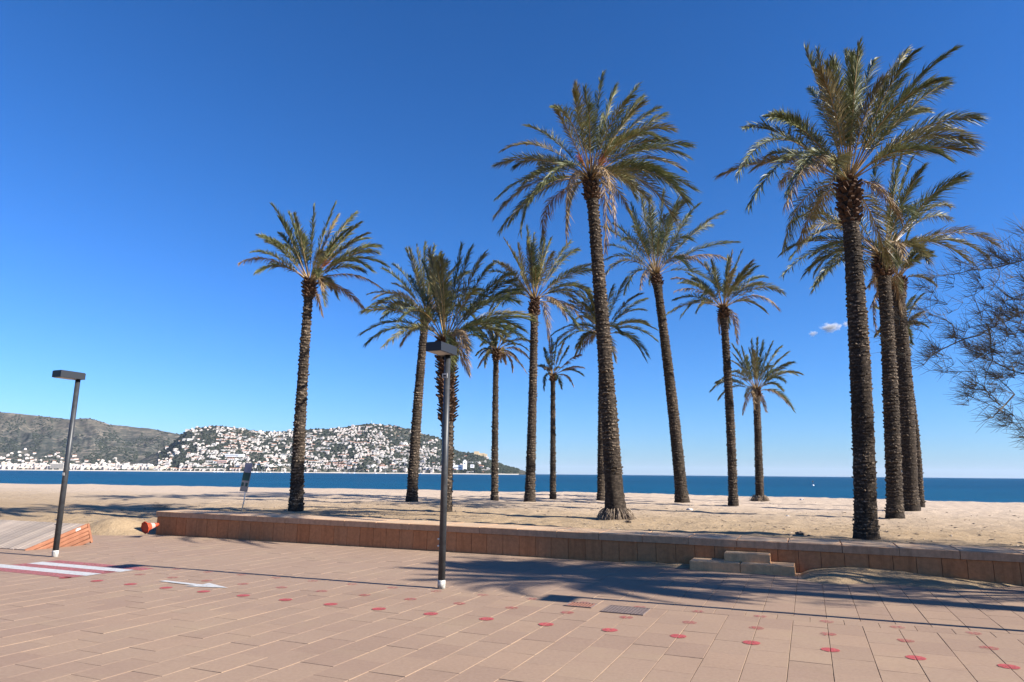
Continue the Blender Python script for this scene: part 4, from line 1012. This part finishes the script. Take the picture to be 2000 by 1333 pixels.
def house_mesh(kind, seed, wm):
    r_ = random.Random(seed); mb = MB()
    if kind == 'villa':
        w, d, h_ = r_.uniform(10, 15), r_.uniform(8, 11), r_.uniform(5.5, 8)
        mb.box((0, 0, h_ / 2 - 3), (w, d, h_ + 6), 0)
        mb.box((w * .12 * r_.choice((-1, 1)), 1, h_ + 1.4), (w * .55, d * .6, 2.8), 0)
        for i in range(r_.randint(2, 4)):
            x = -w / 2 + (i + .7) * w / 4.4
            mb.box((x, -d / 2 - 0.05, h_ * .68), (1.6, .3, 1.7), 2); 
            if r_.random() < .7: mb.box((x, -d / 2 - 0.05, h_ * .25), (1.6, .3, 2.0), 2)
        mb.box((w / 2 + .05, 0, h_ * .6), (.3, 2.2, 1.6), 2)
    elif kind == 'gable':
        w, d, h_ = r_.uniform(10, 16), r_.uniform(8, 10), r_.uniform(4.5, 6.5)
        mb.box((0, 0, h_ / 2 - 3), (w, d, h_ + 6), 0)
        o_ = .5; mb.add([(-w/2-o_, -d/2-o_, h_), (w/2+o_, -d/2-o_, h_), (w/2+o_, d/2+o_, h_), (-w/2-o_, d/2+o_, h_), (-w/2, 0, h_+2.0), (w/2, 0, h_+2.0)], [(0,1,5,4), (2,3,4,5), (1,2,5), (3,0,4)], 1)
        for i in range(3): mb.box((-w / 2 + (i + .8) * w / 3.6, -d / 2 - 0.05, h_ * .55), (1.5, .3, 1.6), 2)
    elif kind == 'terrace':
        n_ = r_.randint(3, 5)
        for i in range(n_):
            h_ = 6.5 + .9 * (i % 2); mb.box((-n_ * 3.2 + i * 6.4, (i % 2) * 1.2, h_ / 2 - 3), (6.0, 9, h_ + 6), 0)
            mb.box((-n_ * 3.2 + i * 6.4, (i % 2) * 1.2 - 4.55, h_ * .62), (2.6, .3, 2.0), 2); mb.box((-n_ * 3.2 + i * 6.4, (i % 2) * 1.2 - 4.55, h_ * .2), (2.6, .3, 2.2), 2)
    else:
        w, fl = r_.uniform(14, 30), r_.randint(4, 6); h_ = fl * 3.1 + 1
        d = 12
        mb.box((0, 0, h_ / 2 - 2), (w, d, h_ + 4), 0)
        if r_.random() < .6: mb.box((r_.uniform(-.2, .2) * w, 1, h_ + 1.3), (w * .4, 6, 2.6), 0)
        nb = int(w / 4)
        for f_ in range(fl):
            zz = 1.9 + f_ * 3.1
            for i in range(nb):
                mb.box((-w / 2 + (i + .5) * w / nb, -d / 2 - .05, zz), (1.9, .3, 1.7), 2)
            if r_.random() < .75: mb.box((0, -d / 2 - .7, zz - 1.25), (w * .9, 1.3, .9), 0)
    return mb.mesh('house', [wm, M_roof, M_win])
V_ = [house_mesh('villa', s, M_hwall) for s in range(7)]; G_ = [house_mesh('gable', s + 20, M_hwall) for s in range(5)]
T_ = [house_mesh('terrace', s + 40, M_hwall) for s in range(4)]; A_ = [house_mesh('flats', s + 60, M_awall) for s in range(10)]
placed = []
def spot_ok(x, y, dx, dy):
    for (a, b_) in placed:
        if abs(a - x) < dx and abs(b_ - y) < dy: return False
    placed.append((x, y)); return True
houses = []                                     # (mesh, pos, rotz, scale, label, name, cat)
# waterfront of the town, two to three rows
x = -150.0
rowspec = [(2960, 3.0, 0.0), (3040, 9.0, 3.0), (3120, 16.0, 6.0)]
for r, z_, off in rowspec:
    x = -160.0 + off
    while x < (420 if r < 3000 else 345):
        me = rh.choice(A_); sc = rh.uniform(0.75, 1.15) * (1.0 if x < 330 else 0.7)
        wd = (max(v.co.x for v in me.vertices)) * 2 * sc
        px_w = wd / r * FPX
        houses.append((me, ((x + px_w / 2 - 1000) / FPX * r, r, SEA_Z + z_), rh.uniform(-.15, .15), sc, 'cream apartment block on the far town seafront', 'apartment_block', 'building', 3))
        x += px_w * rh.uniform(0.98, 1.18)
# scattered villas above the left town
for i in range(150):
    x = rh.uniform(-60, 335); t_ = abs(rh.gauss(0.0, 0.13)) + 0.03
    if x > 150: t_ *= 0.55
    if t_ > .36 or not spot_ok(x, t_ * 100, 5, 3): continue
    p = far_s(x, t_)
    houses.append((rh.choice(V_ + G_), p, rh.uniform(-.5, .5), rh.uniform(.9, 1.35), 'white villa under the far mountain above the town', 'villa', 'house', 2))
# headland town
placed.clear()
def density(x, t_):
    d = 0.85
    if x < 372: d = 0.75 if t_ < 0.45 + (x - 340) * .004 else 0.05
    if 372 <= x < 440: d = 0.10 if 0.60 < t_ < 0.86 else (0.7 if t_ < .60 else 0.6)
    if 430 < x < 470 and t_ > .9: d = 0.1
    if 760 < x < 850: d = 0.12 if t_ > 0.62 else 0.75
    if 645 < x < 685 and .35 < t_ < .6: d = .15
    if 850 <= x < 880: d = 0.08 if t_ > .7 else .55
    if 880 <= x: d = 0.12 if t_ < .5 else 0.03
    if x > 960: d = 0.02
    return d * (1.3 if vnoise(x * .06, t_ * 7, 55) > .40 else 0.10)
rowhouses = []
for i in range(260):
    x = rh.uniform(340, 960); t_ = round(rh.uniform(0.02, 0.97) * 18) / 18 + rh.gauss(0, .008); n_ = rh.randint(3, 9); dt = rh.gauss(0, .004); ms = rh.choice((V_, V_, T_, G_)); wdt = 5.6 if ms is not T_ else 9.5
    if rh.random() > density(min(x, 984), min(max(t_, 0.02), .98)): continue
    sc = rh.uniform(.8, 1.15) * (.8 if ms is T_ else 1); me = rh.choice(ms)
    for k in range(n_):
        tt_ = min(max(t_ + dt * k, .02), .985)
        if x < 985 and density(x, tt_) > .2 and spot_ok(x, tt_ * 100, 4.4, 3.0):
            houses.append((me if rh.random() < .7 else rh.choice(ms), near_s(x, tt_), rh.uniform(-.12, .12), sc * rh.uniform(.93, 1.07), '', 'villa' if ms is not T_ else 'terrace_house', 'house', 2))
        x += wdt * sc
cnt = 0
for i in range(4200):
    x = rh.uniform(335, 985); t_ = rh.uniform(0.015, 0.985)
    if rh.random() > density(x, t_): continue
    row = round(t_ * 16) / 16 + rh.gauss(0, .012); t_ = min(max(row, .02), .985)
    if not spot_ok(x, t_ * 100, 4.6, 2.9): continue
    p = near_s(x, t_)
    ms = rh.choice((V_, V_, V_, G_, T_))
    zone = 'near the foot' if t_ < .3 else ('halfway up' if t_ < .65 else 'near the top')
    kd = 'villa' if ms is not T_ else 'terrace_house'
    sc = rh.choice((rh.uniform(.6, 1.0), rh.uniform(.9, 1.45))) * (1.15 if t_ < .3 else 1.0) * (0.85 if ms is T_ else 1)
    houses.append((rh.choice(ms), p, rh.uniform(-.35, .35), sc, f'white {"villa" if ms is V_ else ("tile-roofed house" if ms is G_ else "terraced row")} {zone} of the built-up headland hill', kd, 'house', 2 if t_ > .3 else 2.5))
print('houses', len(houses))
def size_of(h):
    me = h[0]; return max(v.co.x for v in me.vertices) * 2 * h[3] / h[1][1]
houses.sort(key=lambda h: -size_of(h))
vis_h = [h for h in houses if px_of(h[1])[0] > -5]
hid = [h for h in houses if px_of(h[1])[0] <= -5]
indiv = vis_h[:298]; others = vis_h[298:] + hid
def where(q):
    x = q[0]
    for lim, txt in ((60, 'left of the left street lamp'), (125, 'just left of the left street lamp'), (200, 'just right of the left street lamp'), (270, 'midway between the left lamp and the headland'),
                     (345, 'where the town meets the headland'), (400, 'on the left end of the headland'), (455, 'just left above the leaning sign'), (520, 'just right above the leaning sign'), (575, 'just left of the lone palm trunk'),
                     (640, 'just right of the lone palm trunk'), (700, 'below the saddle of the headland'), (760, 'below the summit mast'), (805, 'just left of the slim smooth trunk'), (860, 'between the slim trunk and the middle lamp'), (920, 'just right of the middle lamp')):
        if x < lim: return txt
    return 'near the end of the headland'
def label_of(p, sc, nm, me):
    q = px_of(p); hgt = horiz(q[0]) - q[1]
    kind = {'apartment_block': 'apartment block', 'villa': 'villa', 'terrace_house': 'terraced row'}[nm]
    if me in G_: kind = 'tile-roofed house'
    size = 'big' if sc > 1.05 else ('small' if sc < 0.8 else 'mid-sized')
    row = 'on the shore' if hgt < 8 else ('low down' if hgt < 22 else ('low on the slope' if hgt < 38 else ('halfway up' if hgt < 58 else 'high up')))
    return f'{size} pale {kind} {row}, {where(q)}'
for me, p, rz, sc, lab, nm, cat, _ in indiv:
    lab = label_of(p, sc, nm, me)
    ang = math.atan2(-p[0], p[1])
    o = obj(nm, me, None, p, (0, 0, ang + rz), label=lab, category=cat, group='houses of the town across the bay'); o.scale = (sc, sc, sc * .88)
mb = MB()
for me, p, rz, sc, lab, nm, cat, _ in others:
    M4 = Matrix.Translation(Vector([float(c) for c in p])) @ Matrix.Rotation(math.atan2(-p[0], p[1]) + rz, 4, 'Z') @ Matrix.Scale(sc, 4)
    b_ = len(mb.v); mb.v.extend([tuple(M4 @ v.co) for v in me.vertices])
    for pl in me.polygons: mb.f.append([b_ + i for i in pl.vertices]); mb.m.append(pl.material_index); mb.sm.append(False)
obj('distant_houses', mb.mesh('distant_houses', [M_hwall, M_roof, M_win]), label='the many smaller white houses spread over the headland hill', kind='stuff')

# special buildings on the headland
def special(name, label, cat, px, py, r, parts):
    t = thing(name, label, cat, (lambda q: (q[0], q[1], q[2]))(at(px, py, r)))
    for nm, c_, d_, m_ in parts:
        mb = MB(); mb.box((0, 0, 0), d_); obj(nm, mb.mesh(nm, [m_]), t, c_)
    return t
M_pink, _, _ = mat('pink_render', (0.62, 0.42, 0.36), .9); M_och, _, _ = mat('ochre_render', (0.55, 0.32, 0.14), .9); M_wh2, _, _ = mat('white_render', (0.80, 0.80, 0.82), .8)
special('lighthouse_building', 'white building with a square tower low on the wooded headland', 'building', 897, 917.5, 2980,
        [('wall', (0, 0, 8), (55, 14, 22), M_wh2), ('tower', (24, -8, 16), (16, 14, 40), M_wh2), ('roof', (24, -8, 38), (9, 8, 6), M_wh2), ('window', (24, -15.1, 26), (4, .4, 5), M_win), ('window', (-8, -7.1, 9), (30, .4, 2.5), M_win)])
special('small_block', 'grey-white block alone among trees right of the white tower building', 'building', 921, 917.5, 2985, [('wall', (3, 0, 14), (16, 12, 14), M_wh2), ('window', (3, -6.1, 15), (9, .4, 3), M_win)])
tb = near_s(938, .97)
t = thing('fortress', 'ochre stone fortress ruin on the end hilltop of the headland', 'fortress', tb)
for nm, c_, d_ in (('keep', (-8, -10, 6), (26, 20, 26)), ('rampart', (18, -10, 3), (34, 14, 14)), ('bastion', (38, -12, 0), (18, 14, 12))):
    mb = MB(); mb.box((0, 0, 0), d_); obj(nm, mb.mesh(nm, [M_fort]), t, c_)
special('hotel', 'pink apartment hotel low on the left of the headland hill', 'building', 434, 914, 2990, [('wall', (0, 0, 17), (40, 14, 30), M_pink), ('window', (0, -7.1, 20), (36, .4, 2), M_win), ('window', (0, -7.1, 14), (36, .4, 2), M_win), ('window', (0, -7.1, 26), (36, .4, 2), M_win)])
special('hotel', 'ochre harbour building with dark arches at the foot of the headland hill', 'building', 465, 918, 2975, [('wall', (0, 0, 11), (36, 14, 20), M_och), ('window', (-9, -7.1, 10), (8, .4, 8), M_win), ('window', (6, -7.1, 10), (8, .4, 8), M_win)])
special('hotel', 'long pale hotel on the quay just left of the lone palm trunk', 'building', 523, 918, 2970, [('wall', (0, 0, 12), (110, 14, 24), M_wh2)] + [('window', (-46 + 10.3 * i, -7.1, z_), (5.5, .4, 2.6), M_win) for i in range(10) for z_ in (6, 11.5, 17)])
special('hotel', 'grey gridded apartment slab on the town seafront behind the left lamp', 'building', 112, 917, 2950, [('wall', (0, 0, 12), (58, 12, 26), M_awall)] + [('window', (0, -6.1, z_), (54, .4, 1.8), M_win) for z_ in (4, 8, 12, 16, 20)])
special('long_block', 'long low white building halfway up the left part of the headland hill', 'building', 462, 893, 3080, [('wall', (0, -20, 6), (82, 12, 12), M_wh2), ('window', (-10, -26.1, 7), (56, .4, 2), M_win)])
# summit mast
tb = near_s(733, .99); t = thing('summit_mast', 'thin mast on the top of the built-up headland hill', 'mast', tb)
mb = MB(); mb.tube([(0, 0, 0), (0, 0, 22)], [0.5, 0.25], 5); obj('pole', mb.mesh('pole', [M_hull]), t)
mb = MB(); mb.box((0, 0, 16), (4, .4, .4)); obj('crossbar', mb.mesh('crossbar', [M_hull]), t)

# dark trees between the houses
ico = []
def blob(r_, rr):
    V = [(0, 0, 1)]; n_ = 6
    for el in (0.45, -0.35):
        for j in range(n_):
            a = 2 * math.pi * (j + (.5 if el < 0 else 0)) / n_; c_ = math.sqrt(1 - el * el); V.append((math.cos(a) * c_, math.sin(a) * c_, el))
    F = [(0, 1 + j, 1 + (j + 1) % n_) for j in range(n_)] + [(1 + j, 1 + n_ + j, 1 + (j + 1) % n_) for j in range(n_)] + [(1 + (j + 1) % n_, 1 + n_ + j, 1 + n_ + (j + 1) % n_) for j in range(n_)]
    V = [(x_ * r_ * rr.uniform(.75, 1.25), y_ * r_ * rr.uniform(.75, 1.25), z_ * r_ * rr.uniform(.6, 1.0)) for x_, y_, z_ in V]
    return V, F
mb = MB()
for i in range(13000):
    if rh.random() < .55: x = rh.uniform(335, 1015); t_ = rh.uniform(0.01, 1.0); p = near_s(x, t_)
    else:
        x = rh.uniform(-150, 380); t_ = rh.random() ** 1.15; p = far_s(x, t_)
        if vnoise(x * .05, t_ * 6, 91) < .35 + .3 * t_: continue
    V, F = blob(rh.uniform(3.0, 7.5), rh); mb.add([(a + p[0], b_ + p[1], c_ + p[2] + 1.5) for a, b_, c_ in V], F)
for i in range(200):
    x = rh.uniform(-100, 1000); V, F = blob(rh.uniform(3, 5.5), rh); p = ((x - 1000) / FPX * 2925, 2925, SEA_Z + 6); mb.add([(a + p[0], b_ + p[1], c_ + p[2]) for a, b_, c_ in V], F)
obj('hillside_trees', mb.mesh('hillside_trees', [M_htree]), label='dark pines and shrubs scattered over the hills across the bay', kind='stuff')
# sailing boats in the harbour
mb = MB(); mb.tube([(-5, 0, 0.6), (-3, 0, .5), (3, 0, .5), (5.5, 0, 1.0)], [0.3, 1.5, 1.5, 0.1], 8); hull_me = mb.mesh('hull', [M_hull])
mb = MB(); mb.tube([(0, 0, 1), (0, 0, 17)], [.22, .16], 5); mast_me = mb.mesh('mast', [M_hull])
for i in range(34):
    x = rh.choice((rh.uniform(425, 640), rh.uniform(640, 830), rh.uniform(425, 560)))
    t = thing('sailing_boat', 'moored white sailing boat with a bare mast in the far harbour', 'sailing boat', ((x - 1000) / FPX * 2830, 2830 + rh.uniform(-15, 10), SEA_Z), rh.uniform(0, 3.1), 'boats moored in the far harbour')
    obj('hull', hull_me, t); o = obj('mast', mast_me, t); o.scale = (1, 1, rh.uniform(.6, 1.15))

# ------------------------------------------------------------------ a small cloud above the horizon
mt = bpy.data.materials.new('cloud_vapour'); mt.use_nodes = True; nt = mt.node_tree; nt.nodes.clear()
o = nt.nodes.new('ShaderNodeOutputMaterial'); pv = nt.nodes.new('ShaderNodeVolumePrincipled'); pv.inputs['Color'].default_value = (1, 1, 1, 1); pv.inputs['Anisotropy'].default_value = 0.2
tc = nt.nodes.new('ShaderNodeTexCoord'); ln = nt.nodes.new('ShaderNodeVectorMath'); ln.operation = 'LENGTH'; nt.links.new(tc.outputs['Object'], ln.inputs[0])
nz = nt.nodes.new('ShaderNodeTexNoise'); nz.inputs['Scale'].default_value = 2.2; nz.inputs['Detail'].default_value = 4; nt.links.new(tc.outputs['Object'], nz.inputs['Vector'])
dn = mth(nt, 'SUBTRACT', mth(nt, 'ADD', mth(nt, 'SUBTRACT', 1.0, ln.outputs['Value']), mth(nt, 'MULTIPLY', mth(nt, 'SUBTRACT', nz.outputs['Fac'], 0.5), 1.6)), 0.25)
dn = mth(nt, 'MULTIPLY', mth(nt, 'MAXIMUM', dn, 0.0), 0.045); nt.links.new(dn, pv.inputs['Density']); nt.links.new(pv.outputs[0], o.inputs['Volume'])
for px, py, wx, hz in ((1622, 640, 20, 10), (1588, 652, 9, 6), (1652, 633, 7, 6)):
    p = at(px, py, 6500); mb = MB(); n_ = 16; V = []; F = []
    for i in range(9):
        ph_ = math.pi * i / 8
        for j in range(n_): a = 2 * math.pi * j / n_; V.append((math.sin(ph_) * math.cos(a), math.sin(ph_) * math.sin(a), math.cos(ph_)))
    for i in range(8):
        for j in range(n_): F.append([i * n_ + j, (i + 1) * n_ + j, (i + 1) * n_ + (j + 1) % n_, i * n_ + (j + 1) % n_])
    c_ = obj('cloud', mesh_np('cloud', V, F, [mt]), None, p, kind='structure'); k_ = 6500 / FPX * 1.25; c_.scale = (wx * k_, wx * k_, hz * k_)

# ------------------------------------------------------------------ thin sea air between the beach and the hills
mt = bpy.data.materials.new('sea_air'); mt.use_nodes = True; nt = mt.node_tree; nt.nodes.clear()
o = nt.nodes.new('ShaderNodeOutputMaterial'); pv = nt.nodes.new('ShaderNodeVolumePrincipled'); pv.inputs['Color'].default_value = (0.70, 0.82, 1.0, 1)
pv.inputs['Density'].default_value = HAZE; pv.inputs['Anisotropy'].default_value = 0.0; nt.links.new(pv.outputs[0], o.inputs['Volume'])
mb = MB(); mb.box((0, 22000, 248.5), (70000, 45000, 503), 0); hz = obj('haze', mb.mesh('haze', [mt]), kind='stuff')
